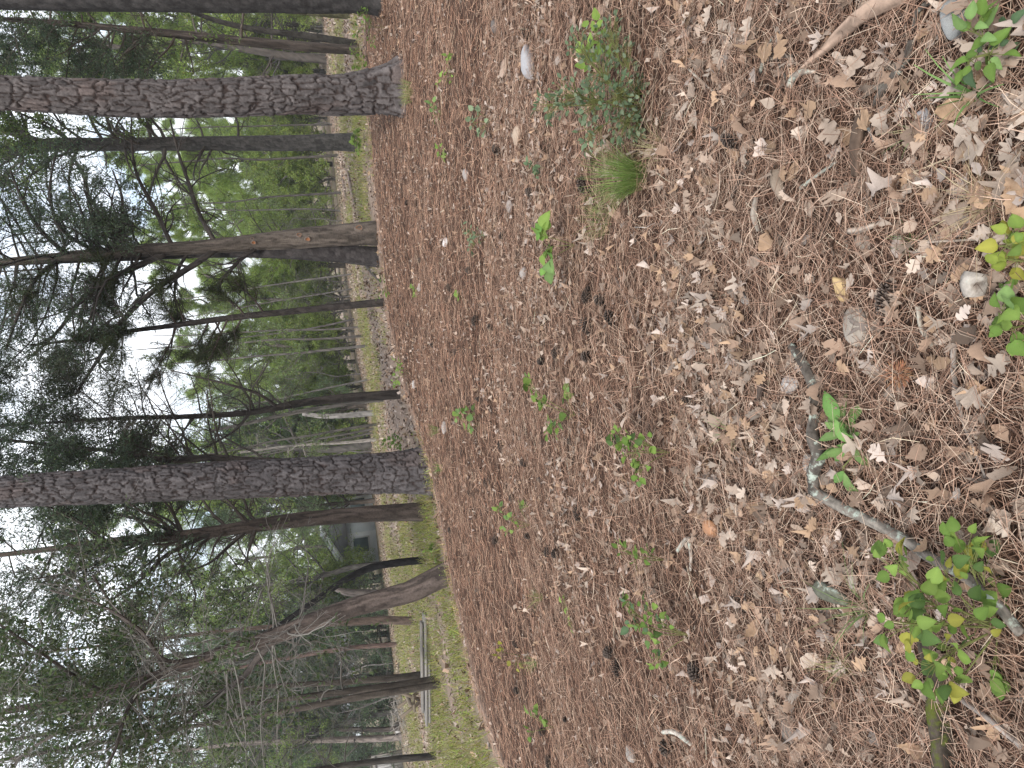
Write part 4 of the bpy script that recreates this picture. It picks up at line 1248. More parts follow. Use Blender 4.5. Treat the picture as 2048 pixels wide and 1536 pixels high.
rng = rng_(72)
acc = Acc()
x, y = wedge(1500, 0.95, 2.8, rng); k = rng.random(1500) < leaf_density(x, y) * 0.7
leaf_batch(acc, x[k], y[k], 0.02, 0.06, rng, hz=0.05, dim=0.02)
x, y = wedge(2000, 0.95, 2.6, rng); k = rng.random(2000) < leaf_density(x, y)
leaf_batch(acc, x[k], y[k], 0.035, 0.075, rng, hz=0.045, dim=-0.12)
x, y = wedge(4200, 2.65, 4.4, rng); k = rng.random(4200) < leaf_density(x, y)
leaf_batch(acc, x[k], y[k], 0.02, 0.07, rng, simple=True)
x, y = wedge(7000, 4.2, 5.6, rng); k = rng.random(7000) < leaf_density(x, y)
leaf_batch(acc, x[k], y[k], 0.015, 0.055, rng, simple=True)
x, y = wedge(26000, 5.4, 13, rng); k = (rng.random(26000) < leaf_density(x, y) * 0.6) & in_bed(x, y, rng)
leaf_batch(acc, x[k], y[k], 0.015, 0.06, rng, simple=True)
x, y = wedge(34000, 6.5, 38, rng, 0.62); k = (edge_e(x, y) > 0.3) & (rng.random(34000) > grass_mask(x, y) * 0.75)
leaf_batch(acc, x[k], y[k], 0.06, 0.14, rng, simple=True)
o = obj('leaf_litter', acc.mesh('leaf_litter', M['litter']))
tag(o, 'small pale leaf fragments strewn over the needle bed and the far floor', 'litter', kind='stuff')

# a sparse second layer of needles over the leaves, and small twig bits
rng = rng_(73)
acc = Acc()
x, y = wedge(6500, 0.9, 3.4, rng)
needle_layer(acc, x, y, 0.13, 0.0017, 2, 0.02, 0.06, rng, 0.3)
x, y = wedge(260, 0.9, 6, rng)
needle_layer(acc, x, y, 0.16, 0.005, 3, 0.01, 0.03, rng, 0.0)
x, y = wedge(26000, 3.0, 9, rng); k = in_bed(x, y, rng)
needle_layer(acc, x[k], y[k], 0.14, 0.003, 1, 0.02, 0.06, rng, 0.9)
o = obj('twig_litter', acc.mesh('twig_litter', M['litter']))
tag(o, 'loose needles and thin twig bits lying over the fallen leaves', 'litter', kind='stuff')

# ------------------------------------------------------------------ grass and low green cover beyond the needle bed (uncountable)
rng = rng_(74)
acc = Acc()
x, y = wedge(320000, 5.0, 30, rng)
gm = grass_mask(x, y)
k = rng.random(len(x)) < gm * np.clip(9 / np.hypot(x, y), 0.25, 1.0)
x, y = x[k], y[k]
n = len(x)
pos = np.stack([x, y, ground_h(x, y)], 1)
c = vary((0.23, 0.245, 0.065), n, rng, 0.3, 0.1)
c = np.where((rng.random(n) < 0.33)[:, None], vary((0.30, 0.26, 0.13), n, rng, 0.2, 0.06), c)
hgt = rng.uniform(0.05, 0.17, n) * (0.5 + 1.6 * fbm(x * 1.3, y * 1.3, 91, 3))
ax = np.stack([rng.normal(0, 0.5, n), rng.normal(0, 0.5, n), np.ones(n)], 1)
slivers(acc, pos, ax, hgt, rng.uniform(0.007, 0.016, n), c, rng)
m = n // 3
p2 = pos[:m] + np.stack([np.zeros(m), np.zeros(m), rng.uniform(0.03, 0.15, m)], 1)
rhombs(acc, p2, rng.normal(0, 1, (m, 3)) * np.array([1, 1, 0.35]), rng.uniform(0.02, 0.045, m), rng.uniform(0.012, 0.024, m), vary((0.22, 0.26, 0.06), m, rng, 0.25, 0.1), rng)
o = obj('grass', acc.mesh('grass', M['grass']))
tag(o, 'low yellow green grass and ground cover beyond the needle bed', 'grass', kind='stuff')

# ------------------------------------------------------------------ pine cones
def cone_mesh(seed, openness):
    rng = rng_(seed)
    a = Acc()
    Lc, Rc = 1.0, 0.30
    # core
    zz = np.linspace(-0.46, 0.48, 7); rr = 0.13 * np.sin(np.linspace(0.35, 2.9, 7)) + 0.02
    tubes(a, [np.stack([np.zeros(7), np.zeros(7), zz], 1)], [rr], 6, (0.05, 0.035, 0.028))
    n = 64
    for k in range(n):
        t = (k + 0.5) / n
        z = -0.46 + 0.9 * t
        prof = math.sin(math.pi * (0.10 + 0.86 * t)) ** 0.7
        th = k * 2.39996
        ro = Rc * prof * openness * rng.uniform(0.9, 1.08) + 0.05
        er = np.array([math.cos(th), math.sin(th), 0]); et = np.array([-math.sin(th), math.cos(th), 0])
        lift = (-0.05 + 0.22 * t) 
        inn = er * 0.07 + np.array([0, 0, z])
        tip = er * ro + np.array([0, 0, z + lift])
        wv = 0.10 * (0.6 + 0.5 * prof)
        up = np.array([0, 0, 0.035])
        V = [inn, tip * 0.75 + inn * 0.25 + et * wv, tip * 0.75 + inn * 0.25 - et * wv, tip + up * 1.2, tip - up * 0.6, tip * 0.8 + inn * 0.2 + up]
        T_ = [(0, 1, 5), (0, 5, 2), (1, 3, 5), (5, 3, 2), (1, 4, 3), (3, 4, 2), (0, 4, 1), (0, 2, 4)]
        c = np.array([[0.03, 0.02, 0.016], [0.06, 0.045, 0.036], [0.06, 0.045, 0.036], [0.11, 0.086, 0.072], [0.075, 0.058, 0.048], [0.05, 0.036, 0.03]])
        a.add(V, tris=T_, col=c)
    return a.mesh('pine_cone', M['cone'])
cone_meshes = [cone_mesh(1, 1.0), cone_mesh(2, 0.82), cone_mesh(3, 1.15)]
rng = rng_(75)
def cone(ix, iy, label, grp, size=None):
    g = G(ix, iy)
    s = (size or rng.uniform(0.065, 0.085)) * 1.0
    o = obj('pine_cone', cone_meshes[int(rng.integers(0, 3))])
    q = Matrix.Translation(Vector((float(g[0]), float(g[1]), float(g[2]) + s * 0.42))) @ Matrix.Rotation(rng.uniform(0, 6.283), 4, 'Z') @ Matrix.Rotation(math.pi / 2 + rng.normal(0, 0.3), 4, 'X') @ Matrix.Rotation(rng.uniform(0, 6.28), 4, 'Z') @ Matrix.Scale(s, 4)
    o.matrix_world = q
    tag(o, label, 'pine cone', grp)
    return o
for ix, iy, lab in (
    (1185, 590, 'large open pine cone in the cluster at mid ground, topmost of the four'),
    (1213, 600, 'open pine cone touching the large topmost cone of the cluster'),
    (1235, 634, 'small dark pine cone on the camera side of the mid ground cluster'),
    (1184, 650, 'dark pine cone by itself just below the topmost two of the cluster'),
    (1186, 712, 'pine cone beside a curled brown leaf below the mid ground cluster'),
    (1122, 702, 'small pine cone between two others in a short row at mid ground'),
    (1090, 722, 'grey weathered pine cone at the lower end of the short row'),
    (1478, 282, 'dark pine cone near the grass tuft, beside a black stick'),
    (1795, 598, 'dark pine cone half buried in leaves close to the grey boulder'),
    (1246, 1330, 'dark open pine cone under the lowest leafy vine'),
    (1229, 1302, 'black pine cone sunk in a hollow next to the lowest leafy vine'),
    (1405, 1343, 'grey closed pine cone on the needles near the lower picture edge'),
    (1180, 372, 'dark pine cone at the far side of the green grass tuft'),
    (1000, 298, 'dark round pine cone beside a tan stone beyond the bush'),
    (966, 798, 'black pine cone under the small leafy plant at mid distance'),
    (1345, 1492, 'pale pine cone near the lower picture edge beside a lichen stick'),
):
    cone(ix, iy, lab, 'pine cones on the needle bed', 0.085 if ix > 1150 else None)
for ix, iy in ((1028, 640), (958, 640), (988, 655), (1064, 1071), (1075, 1214), (1105, 1100), (1092, 1462), (1138, 1437), (1105, 1520), (1190, 1522), (1217, 1520), (1490, 1206), (1038, 1287),
               (820, 405), (945, 540), (1010, 890), (1055, 925), (1090, 960), (983, 965), (945, 985), (1030, 995), (998, 1078), (1040, 1380), (870, 690), (905, 575), (1012, 470), (1063, 66), (1070, 385), (918, 700), (890, 760),
               (1165, 1025), (1240, 880), (1120, 1105), (905, 1060), (1010, 770), (960, 1180), (1390, 800), (930, 905), (845, 520), (1150, 880)):
    cone(ix, iy, 'small dark pine cone scattered on the needle bed', 'small scattered pine cones', rng.uniform(0.062, 0.085))

# ------------------------------------------------------------------ stones
def stone_mesh(seed, sub, ang):
    import bmesh
    bm = bmesh.new()
    bmesh.ops.create_icosphere(bm, subdivisions=sub, radius=1.0)
    rng = rng_(seed)
    pl = norm(rng.normal(size=(9, 3))); pd = rng.uniform(0.5, 0.9, 9)
    for v in bm.verts:
        p = np.array(v.co)
        for n_, d_ in zip(pl, pd):          # flattened facets
            q = float(np.dot(p, n_))
            if q > d_:
                p = p - n_ * (q - d_) * ang
        p = p * (1 + 0.28 * (float(fbm(p[0] * 1.5 + p[2] * 2.1, p[1] * 1.5 + p[2] * 0.7, seed, 3)) - 0.44))
        v.co = p
    for f in bm.faces: f.smooth = True
    me = bpy.data.meshes.new('stone'); bm.to_mesh(me); bm.free()
    me.materials.append(M['stone'])
    return me
def stone(ix, iy, dx, dy, hgt, col, lab, seed, ang=0.6, rot=0.0, name='stone', sub=3, grp=None):
    g = G(ix + dx * 0.25, iy)
    m = px_m(g)
    elev = math.asin(np.dot(norm(CAM - g), [0, 0, 1]))
    wx = dy * m * 0.6
    hz = hgt * wx
    dep_ = max((dx * m * 0.5 - hz * math.cos(elev) * 0.6) / max(math.sin(elev), 0.15), wx * 0.6)
    dep_ = min(dep_, wx * 1.6)
    o = obj(name, stone_mesh(seed, sub, ang), None, g + np.array([0, 0, hz * 0.32]), (rng.normal(0, 0.1), rng.normal(0, 0.1), rot), (wx, dep_, hz))
    o.color = (*col, 1)
    tag(o, lab, 'stone', grp)
    return o
rng = rng_(76)
for k, (ix, iy, dx, dy, hg, col, lab, ang, rot) in enumerate((
    (1705, 650, 62, 74, 0.62, (0.36, 0.31, 0.26), 'rounded grey tan boulder, biggest bare stone in the leaf litter', 0.75, 0.25),
    (1679, 575, 32, 50, 0.6, (0.55, 0.39, 0.20), 'yellowish cream stone just above the rounded grey tan boulder', 0.7, 0.3),
    (1573, 768, 42, 32, 0.6, (0.50, 0.47, 0.45), 'small pale angular rock beside the dark bark piece', 0.95, 0.5),
    (1796, 492, 40, 50, 0.55, (0.42, 0.34, 0.29), 'pinkish tan stone at the end of a thin twig', 0.7, 0.0),
    (1722, 488, 34, 38, 0.55, (0.38, 0.33, 0.28), 'grey tan stone under the tip of a thin twig', 0.8, 0.4),
    (1838, 247, 50, 50, 0.5, (0.42, 0.42, 0.44), 'pale bluish grey rock among leaves and grass blades', 0.9, 0.2),
    (1905, 45, 62, 84, 0.65, (0.30, 0.30, 0.29), 'large smooth grey boulder behind green blades at the upper corner', 0.5, 0.0),
    (1055, 122, 30, 66, 0.45, (0.34, 0.33, 0.34), 'long flat grey stone beyond the bush', 0.6, 0.1),
    (1408, 79, 14, 16, 0.7, (0.68, 0.60, 0.53), 'small white pebble between bush and split wood', 0.3, 0.0),
    (1751, 655, 26, 28, 0.6, (0.27, 0.22, 0.18), 'small brown stone tucked against the rounded grey tan boulder', 0.7, 0.0),
    (1485, 598, 22, 22, 0.5, (0.36, 0.35, 0.34), 'small grey stone partly under needles, above the yellowish stone', 0.9, 0.0),
    (1612, 926, 30, 34, 0.5, (0.36, 0.33, 0.30), 'dull grey round stone above the bend of the lichen branch', 0.5, 0.0),
    (1573, 1462, 34, 52, 0.4, (0.22, 0.19, 0.165), 'low dark flat stone sunk in needles near the lower picture edge', 0.5, 0.0),
    (1256, 1508, 26, 26, 0.5, (0.34, 0.31, 0.28), 'grey stone beside a pale leaf at the lower picture edge', 0.5, 0.0),
    (990, 52, 18, 28, 0.6, (0.13, 0.11, 0.10), 'small blackish stone on the far needles beyond the bush', 0.8, 0.0),
    (1008, 137, 14, 34, 0.5, (0.38, 0.28, 0.22), 'narrow reddish tan stone beyond the long flat grey stone', 0.6, 0.0),
    (1033, 270, 26, 34, 0.5, (0.42, 0.32, 0.24), 'tan stone beside the round dark cone beyond the bush', 0.7, 0.0),
    (930, 352, 16, 24, 0.5, (0.33, 0.29, 0.27), 'grey brown stone between the big pine and the knotted cedar', 0.6, 0.0),
    (1016, 412, 20, 22, 0.5, (0.33, 0.28, 0.25), 'brown grey stone beyond the broad leaved plant', 0.6, 0.0),
    (888, 484, 14, 16, 0.6, (0.66, 0.62, 0.6), 'bright white little stone in front of the knotted cedar', 0.9, 0.0),
    (838, 576, 10, 16, 0.5, (0.42, 0.39, 0.37), 'pale stone next to a small green sprig in front of the thin pine', 0.6, 0.0),
    (888, 856, 12, 24, 0.5, (0.40, 0.37, 0.35), 'pale grey stone in front of the nearest big pine', 0.6, 0.0),
    (854, 986, 10, 12, 0.6, (0.50, 0.46, 0.43), 'small pale stone at the foot of the nearest big pine', 0.6, 0.0),
    (828, 770, 8, 16, 0.5, (0.45, 0.42, 0.40), 'tiny pale stone in front of the dark crooked cedar', 0.6, 0.0),
    (1045, 545, 16, 22, 0.5, (0.36, 0.33, 0.31), 'grey stone at mid distance beyond the cone cluster', 0.6, 0.0),
)):
    stone(ix, iy, dx, dy, hg, col, lab, 1200 + k, ang, rot)
stone(795, 1455, 18, 20, 0.95, (0.40, 0.38, 0.36), 'square grey stone block standing before far trunks past the sawhorse', 1300, 0.95, 0.0, name='stone_block')

# ------------------------------------------------------------------ mushrooms
def lathe(acc, prof, sides, col, squash=1.0):
    prof = np.array(prof, float)
    th = np.arange(sides) * 2 * math.pi / sides
    V = np.stack([prof[:, 0][:, None] * np.cos(th)[None], prof[:, 0][:, None] * np.sin(th)[None] * squash, np.repeat(prof[:, 1][:, None], sides, 1)], -1).reshape(-1, 3)
    n = len(prof)
    i = np.arange(n - 1)[:, None]; j = np.arange(sides)[None]
    q = np.stack([i * sides + j, i * sides + (j + 1) % sides, (i + 1) * sides + (j + 1) % sides, (i + 1) * sides + j], -1).reshape(-1, 4)
    acc.add(V, quads=q, col=col)
def mushroom(ix, iy, s, capc, stemc, tilt, lab):
    g = G(ix, iy)
    root = empty('mushroom', g, lab, 'mushroom')
    root.rotation_euler = tilt
    a = Acc()
    lathe(a, [(0.0, 1.05), (0.35, 1.02), (0.62, 0.9), (0.85, 0.68), (0.93, 0.5), (0.86, 0.42), (0.6, 0.44), (0.2, 0.5)], 26, capc)
    obj('cap', a.mesh('cap', M['mushroom'], True), root, scale=s)
    a = Acc()
    lathe(a, [(0.0, -0.3), (0.38, -0.3), (0.42, -0.05), (0.34, 0.25), (0.28, 0.55)], 18, stemc)
    obj('stem', a.mesh('stem', M['mushroom'], True), root, scale=s)
mushroom(1428, 1052, 0.042, (0.34, 0.17, 0.085), (0.62, 0.52, 0.40), (0.25, -0.3, 0), 'brown capped mushroom with fat pale stem alone on the needles')
mushroom(1524, 1152, 0.020, (0.60, 0.43, 0.27), (0.6, 0.5, 0.38), (0.1, 0.2, 0), 'small cream mushroom cap on the camera side of the brown one')
mushroom(1338, 1128, 0.017, (0.55, 0.38, 0.26), (0.6, 0.5, 0.38), (0.1, 0.1, 0), 'tiny tan mushroom beside a green sprig beyond the brown capped one')

# ------------------------------------------------------------------ sticks, bark and wood on the ground
def stick(pix, wpx, lab, col=(0.25, 0.2, 0.16), mat='wood', style='bark', seed=1, lift=0.8, taper=0.7, name='stick', cat='stick', sides=10, flat=1.0):
    P = []; Rr = []
    for k, (ix, iy) in enumerate(pix):
        g = G(ix, iy)
        r = (wpx if np.isscalar(wpx) else wpx[k]) * px_m(g) * 0.5
        if np.isscalar(wpx): r *= 1 - (1 - taper) * k / (len(pix) - 1)
        P.append(g + np.array([0, 0, r * lift + 0.018])); Rr.append(r)
    P = np.array(P)
    org = P[0]
    me = trunk_mesh(name, P, np.array(Rr), style, max(0.008, min(Rr) * 0.9), sides, seed, M[mat], org, 0, col)
    o = obj(name, me, None, org)
    tag(o, lab, cat)
    return o
LCH = (0.10, 0.085, 0.072)
b = stick([(1600, 690), (1628, 728), (1648, 775), (1650, 830), (1648, 868), (1662, 905), (1652, 945), (1650, 985)], [15, 19, 20, 20, 24, 27, 26, 22],
      'thick lichen crusted branch lying bent across the leaves beside the leafy seedling', LCH, 'lichen_bark', 'bark', 401, lift=1.3, sides=16, name='fallen_branch', cat='branch')
org = np.array(b.location)
P2 = [G(*q) + np.array([0, 0, 0.042]) for q in ((1652, 980), (1700, 1008), (1760, 1036), (1830, 1072), (1890, 1112), (1960, 1150), (2010, 1190), (2070, 1260))]
R2_ = [21 * px_m(p) * 0.5 for p in P2]
obj('side_branch', trunk_mesh('side_branch', np.array(P2), np.array(R2_), 'bark', 0.012, 14, 402, M['lichen_bark'], org, 0, (0.19, 0.165, 0.14)), b)
P2 = [G(*q) + np.array([0, 0, 0.01]) for q in ((1648, 795), (1668, 800), (1682, 806))]
obj('side_branch', trunk_mesh('side_branch', np.array(P2), np.array([9, 8, 6]) * px_m(P2[0]) * 0.5, 'bark', 0.01, 10, 403, M['lichen_bark'], org, 0, LCH), b)
S_ = [
    ([(1835, -10), (1760, 25), (1700, 72), (1660, 105), (1610, 140)], [34, 34, 26, 16, 5], 'long weathered tan split wood pointing from the upper corner', (0.40, 0.28, 0.21), 'wood', 'cedar', 'wood'),
    ([(1838, 82), (1832, 112), (1815, 140), (1790, 172), (1772, 196), (1760, 216)], [12, 17, 18, 16, 14, 8], 'crooked lichen covered branch below the smooth grey boulder', LCH, 'lichen_bark', 'bark', 'branch'),
    ([(1880, 2), (1850, 24), (1840, 60)], 10, 'pale lichen twig beside the smooth grey boulder', LCH, 'lichen_bark', 'bark', 'stick'),
    ([(1736, 178), (1765, 176), (1795, 172)], [10, 11, 9], 'stubby pale twig joining the crooked lichen branch', (0.34, 0.3, 0.25), 'lichen_bark', 'bark', 'stick'),
    ([(1592, 175), (1600, 158), (1615, 146), (1642, 145)], [13, 14, 12, 8], 'short curved pale stick with peeling bark near the split wood', (0.40, 0.34, 0.28), 'lichen_bark', 'bark', 'stick'),
    ([(1532, 146), (1545, 105), (1556, 74)], 8, 'pale lichen twig, longer of the crossed pair', LCH, 'lichen_bark', 'bark', 'stick'),
    ([(1550, 92), (1570, 130), (1585, 158)], 7, 'pale twig crossing the longer lichen twig', LCH, 'lichen_bark', 'bark', 'stick'),
    ([(1540, 118), (1572, 116), (1596, 112)], 8, 'short brown stick under the crossed pair of twigs', (0.2, 0.17, 0.14), 'lichen_bark', 'bark', 'stick'),
    ([(1745, 236), (1752, 258), (1760, 282)], [7, 8, 5], 'thin twig with blue grey lichen by the rotten brown log', (0.36, 0.4, 0.4), 'lichen_bark', 'bark', 'stick'),
    ([(1614, 376), (1645, 352), (1685, 324)], 8, 'straight greenish white lichen stick beyond the rotten brown log', (0.36, 0.36, 0.31), 'lichen_bark', 'bark', 'stick'),
    ([(1402, 320), (1430, 298), (1462, 262)], 7, 'slim pale stick pointing at the dark cone near the grass tuft', (0.36, 0.3, 0.25), 'wood', 'bark', 'stick'),
    ([(1380, 130), (1400, 150), (1438, 184)], 6, 'thin pale twig near the bush', (0.36, 0.31, 0.26), 'wood', 'bark', 'stick'),
    ([(1475, 395), (1490, 360), (1512, 318)], 7, 'black stick beside the dark cone near the grass tuft', (0.07, 0.055, 0.045), 'wood', 'bark', 'stick'),
    ([(1735, 480), (1742, 440), (1748, 400), (1750, 350)], [4, 4, 5, 6], 'long thin twig leading to the grey tan stone', (0.26, 0.2, 0.16), 'wood', 'bark', 'stick'),
    ([(1924, 672), (1922, 730), (1928, 785), (1942, 845), (1965, 905), (1985, 955)], [11, 10, 9, 7, 6, 4], 'long bare grey stick running past the orange sprig', (0.34, 0.29, 0.25), 'wood', 'bark', 'stick'),
    ([(1850, 485), (1905, 482), (1975, 478)], 6, 'straight pale twig below the pinkish tan stone', (0.40, 0.33, 0.27), 'wood', 'bark', 'stick'),
    ([(1838, 342), (1870, 375), (1925, 450)], 4, 'bent dry grass stalk, one arm of a wide angle', (0.5, 0.4, 0.28), 'wood', 'bark', 'stalk'),
    ([(1838, 345), (1890, 325), (1965, 300)], 4, 'dry straw coloured stalk, other arm of the wide angle', (0.5, 0.4, 0.28), 'wood', 'bark', 'stalk'),
    ([(1240, 555), (1262, 600), (1285, 660), (1312, 720), (1314, 770)], 5, 'long curving dark rootlike twig at mid ground', (0.16, 0.12, 0.1), 'wood', 'bark', 'stick'),
    ([(1215, 775), (1238, 812), (1252, 830)], 6, 'pale brown twig below the mid ground cones', (0.26, 0.2, 0.16), 'wood', 'bark', 'stick'),
    ([(1365, 1100), (1388, 1078), (1392, 1110), (1390, 1140)], [8, 8, 7, 5], 'hooked pale stick beside the brown capped mushroom', (0.38, 0.33, 0.28), 'lichen_bark', 'bark', 'stick'),
    ([(1335, 1462), (1365, 1464), (1392, 1486)], [8, 11, 8], 'short peeling white stick near the lower picture edge', (0.5, 0.44, 0.38), 'lichen_bark', 'bark', 'stick'),
    ([(1895, 1362), (1950, 1405), (2000, 1440), (2060, 1490)], [8, 10, 11, 12], 'pale straight stick slanting out at the lower corner', (0.40, 0.34, 0.3), 'wood', 'bark', 'stick'),
    ([(1540, 742), (1538, 770), (1530, 800)], [14, 17, 9], 'dark curled piece of bark beside the pale angular rock', (0.07, 0.05, 0.04), 'wood', 'cedar', 'bark'),
    ([(1742, 232), (1735, 285), (1728, 352)], [22, 28, 16], 'rotten dark brown log piece sunk among the leaves', (0.11, 0.075, 0.055), 'wood', 'cedar', 'log'),
    ([(1568, 340), (1572, 365), (1582, 395)], [20, 24, 16], 'grey brown wood chip beyond the greenish lichen stick', (0.22, 0.17, 0.13), 'wood', 'cedar', 'wood'),
    ([(1525, 395), (1522, 430), (1528, 462)], [8, 13, 6], 'bleached splinter of wood left of the wood chip', (0.42, 0.36, 0.3), 'wood', 'cedar', 'wood'),
    ([(1712, 462), (1725, 462), (1765, 450)], [12, 14, 10], 'pale broken wood piece against the grey tan stone', (0.34, 0.28, 0.23), 'wood', 'cedar', 'wood'),
    ([(1980, 545), (1976, 568), (1972, 590)], [44, 52, 40], 'cracked grey chunk of bark beside the leaves at the near edge', (0.36, 0.32, 0.28), 'lichen_bark', 'pine', 'bark'),
    ([(1850, 612), (1860, 660), (1880, 690)], [9, 10, 9], 'short pale flaking stick near the dark half buried cone', (0.38, 0.33, 0.27), 'lichen_bark', 'bark', 'stick'),
    ([(1722, 712), (1745, 740), (1760, 756)], 5, 'thin pale twig on leaves below the rounded boulder', (0.42, 0.35, 0.29), 'wood', 'bark', 'stick'),
    ([(698, 340), (706, 378), (713, 408)], [5, 6, 5], 'bare brown log lying on the far floor beyond the oak', (0.2, 0.15, 0.13), 'wood', 'bark', 'log'),
    ([(686, 348), (690, 370), (694, 396)], [3, 4, 3], 'thinner brown log lying just behind the other far log', (0.17, 0.13, 0.11), 'wood', 'bark', 'log'),
    ([(738, 533), (750, 548), (764, 563)], [7, 6, 4], 'dark fallen limb leaning from the foot of the cedar and pine pair', (0.08, 0.065, 0.055), 'wood', 'bark', 'branch'),
]
for k, (pix, wv, lab, col, mt, sty, cat) in enumerate(S_):
    stick(pix, wv, lab, col, mt, sty, 410 + k, name={'wood': 'split_wood', 'log': 'log', 'bark': 'bark_piece', 'stalk': 'grass_stalk', 'branch': 'fallen_branch'}.get(cat, 'stick'), cat=cat, sides=12 if np.max(wv) > 12 else 8)
stick([(1860, 1225), (1872, 1290), (1885, 1350), (1890, 1420), (1895, 1480), (1905, 1560)], [22, 40, 34, 44, 36, 48], 'mossy rotting log under the spotted vine at the lower corner', (0.055, 0.045, 0.035), 'mossy_bark', 'cedar', 480, lift=0.15, name='mossy_log', cat='log', sides=22)
stick([(1655, 1168), (1668, 1180), (1690, 1190), (1712, 1202)], [24, 30, 28, 16], 'stubby lichen and moss covered wood above the spotted vine', (0.16, 0.16, 0.12), 'lichen_bark', 'cedar', 481, name='lichen_wood', cat='wood', sides=16)

# ------------------------------------------------------------------ green plants
def leaf_shape(kind, fold=0.16, droop=0.16, asym=0.0):
    if kind == 'round':
        t = [0, .12, .35, .6, .82, 1]; wv = [0, .30, .44, .38, .2, 0]
    elif kind == 'oblong':
        t = [0, .15, .4, .65, .85, 1]; wv = [0, .12, .22, .22, .12, 0]
    else:
        t = [0, .12, .35, .6, .82, 1]; wv = [0, .2, .30, .25, .13, 0]
    V = []
    for s in (0, 1, -1):
        for a_, b_ in zip(t, wv):
            V.append((s * b_ * (1 + asym * s), a_ + 0.25 * asym * s * b_, fold * abs(s) * b_ - droop * a_ * a_ + 0.03 * math.sin(9 * a_ + 3 * s)))
    n = len(t); T_ = []
    for s in (1, 2):
        for i in range(n - 1):
            a_, b_, c_, d_ = i, i + 1, s * n + i, s * n + i + 1
            tr = [(a_, c_, d_), (a_, d_, b_)]
            T_ += tr if s == 1 else [q[::-1] for q in tr]
    return np.array(V), np.array(T_)
LS = {k: leaf_shape(k) for k in ('round', 'oblong', 'ovate')}
_leafdata = {}
def leaf_data(kind, col, var=0):
    key = (kind, col, var)
    if key not in _leafdata:
        V, T_ = leaf_shape(kind, (0.16, 0.45, 0.05, 0.3)[var], (0.16, 0.35, -0.1, 0.5)[var], (0, 0.15, -0.12, 0.08)[var])
        c = np.tile(np.array(col), (len(V), 1))
        c[:6] *= 1.25
        _leafdata[key] = mesh_np('leaf', V, [T_], np.clip(c, 0, 0.8), True, M['leaf_green'])
    return _leafdata[key]

def plant(name, base, clusters, kind, lsize, cols, lab, cat, seed, parts=True, grp=None, stemc=(0.16, 0.17, 0.06), dd=0.0, stem_r=0.002):
    """base: photo point of the foot; clusters: (ix, iy, spread px, leaf count) seen through the photo at the foot's distance"""
    rng = rng_(seed)
    g = G(*base)
    root = empty(name, g, lab, cat, grp)
    m = px_m(g)
    ac = Acc(); lv = Acc()
    items = []
    for (ix, iy, sp, nl) in clusters:
        c = PX(ix, iy, g[1] + dd + rng.normal(0, sp * m * 0.35))
        gz = float(ground_h(c[0], c[1])) + 0.03
        if c[2] < gz: c[2] = gz
        q = g + (c - g) * 0.5 + np.array([rng.normal(0, 0.01), rng.normal(0, 0.01), 0.25 * abs(c[2] - g[2])])
        t = np.linspace(0, 1, 7)[:, None]
        st = (1 - t) ** 2 * g + 2 * t * (1 - t) * q + t * t * c
        items.append((st, np.linspace(stem_r, stem_r * 0.5, 7), 4, np.array(stemc)))
        for k in range(nl):
            off = rng.normal(0, 1, 3); off = off / np.linalg.norm(off) * rng.uniform(0.25, 1.0) ** 0.6 * sp * m * np.array([1, 1, 0.8])
            p = c + off
            gz = float(ground_h(p[0], p[1])) + 0.02
            p[2] = max(p[2], gz)
            f = rng.uniform(0.6, 1.0) * 6; i0 = min(int(f), 5)
            s0 = st[i0] + (st[i0 + 1] - st[i0]) * (f - i0)
            mid = (s0 + p) / 2 + np.array([0, 0, 0.005])
            items.append((np.array([s0, mid, p]), np.array([0.0012, 0.001, 0.0008]), 3, np.array(stemc)))
            axis = norm(norm(p - s0) * np.array([1, 1, 0.4]) + rng.normal(0, 0.35, 3))
            up = norm(np.array([0, 0, 1.0]) + rng.normal(0, 0.4, 3) - 0.25 * _F)
            side = norm(np.cross(axis, up)); nr = np.cross(side, axis)
            s = lsize * m * rng.uniform(0.55, 1.2)
            col = cols[int(rng.integers(0, len(cols)))]
            if parts:
                o = obj('leaf', leaf_data(kind, col, int(rng.integers(0, 4))), root)
                mw = Matrix(((side[0], axis[0], nr[0], 0), (side[1], axis[1], nr[1], 0), (side[2], axis[2], nr[2], 0), (0, 0, 0, 1)))
                o.matrix_local = Matrix.Translation(Vector([float(v) for v in p - g])) @ mw @ Matrix.Scale(s, 4)
            else:
                V, T_ = LS[kind]
                W = p + s * (V[:, :1] * side + V[:, 1:2] * axis + V[:, 2:] * nr)
                lv.add(W, tris=T_, col=np.array(col) * rng.uniform(0.8, 1.25))
    tubes_mixed(ac, items)
    obj('stem', ac.mesh('stem', M['twig'], origin=g), root)
    if not parts:
        o = obj('foliage', lv.mesh('foliage', M['leaf_green'], origin=g), root)
        o['kind'] = 'stuff'
    return root

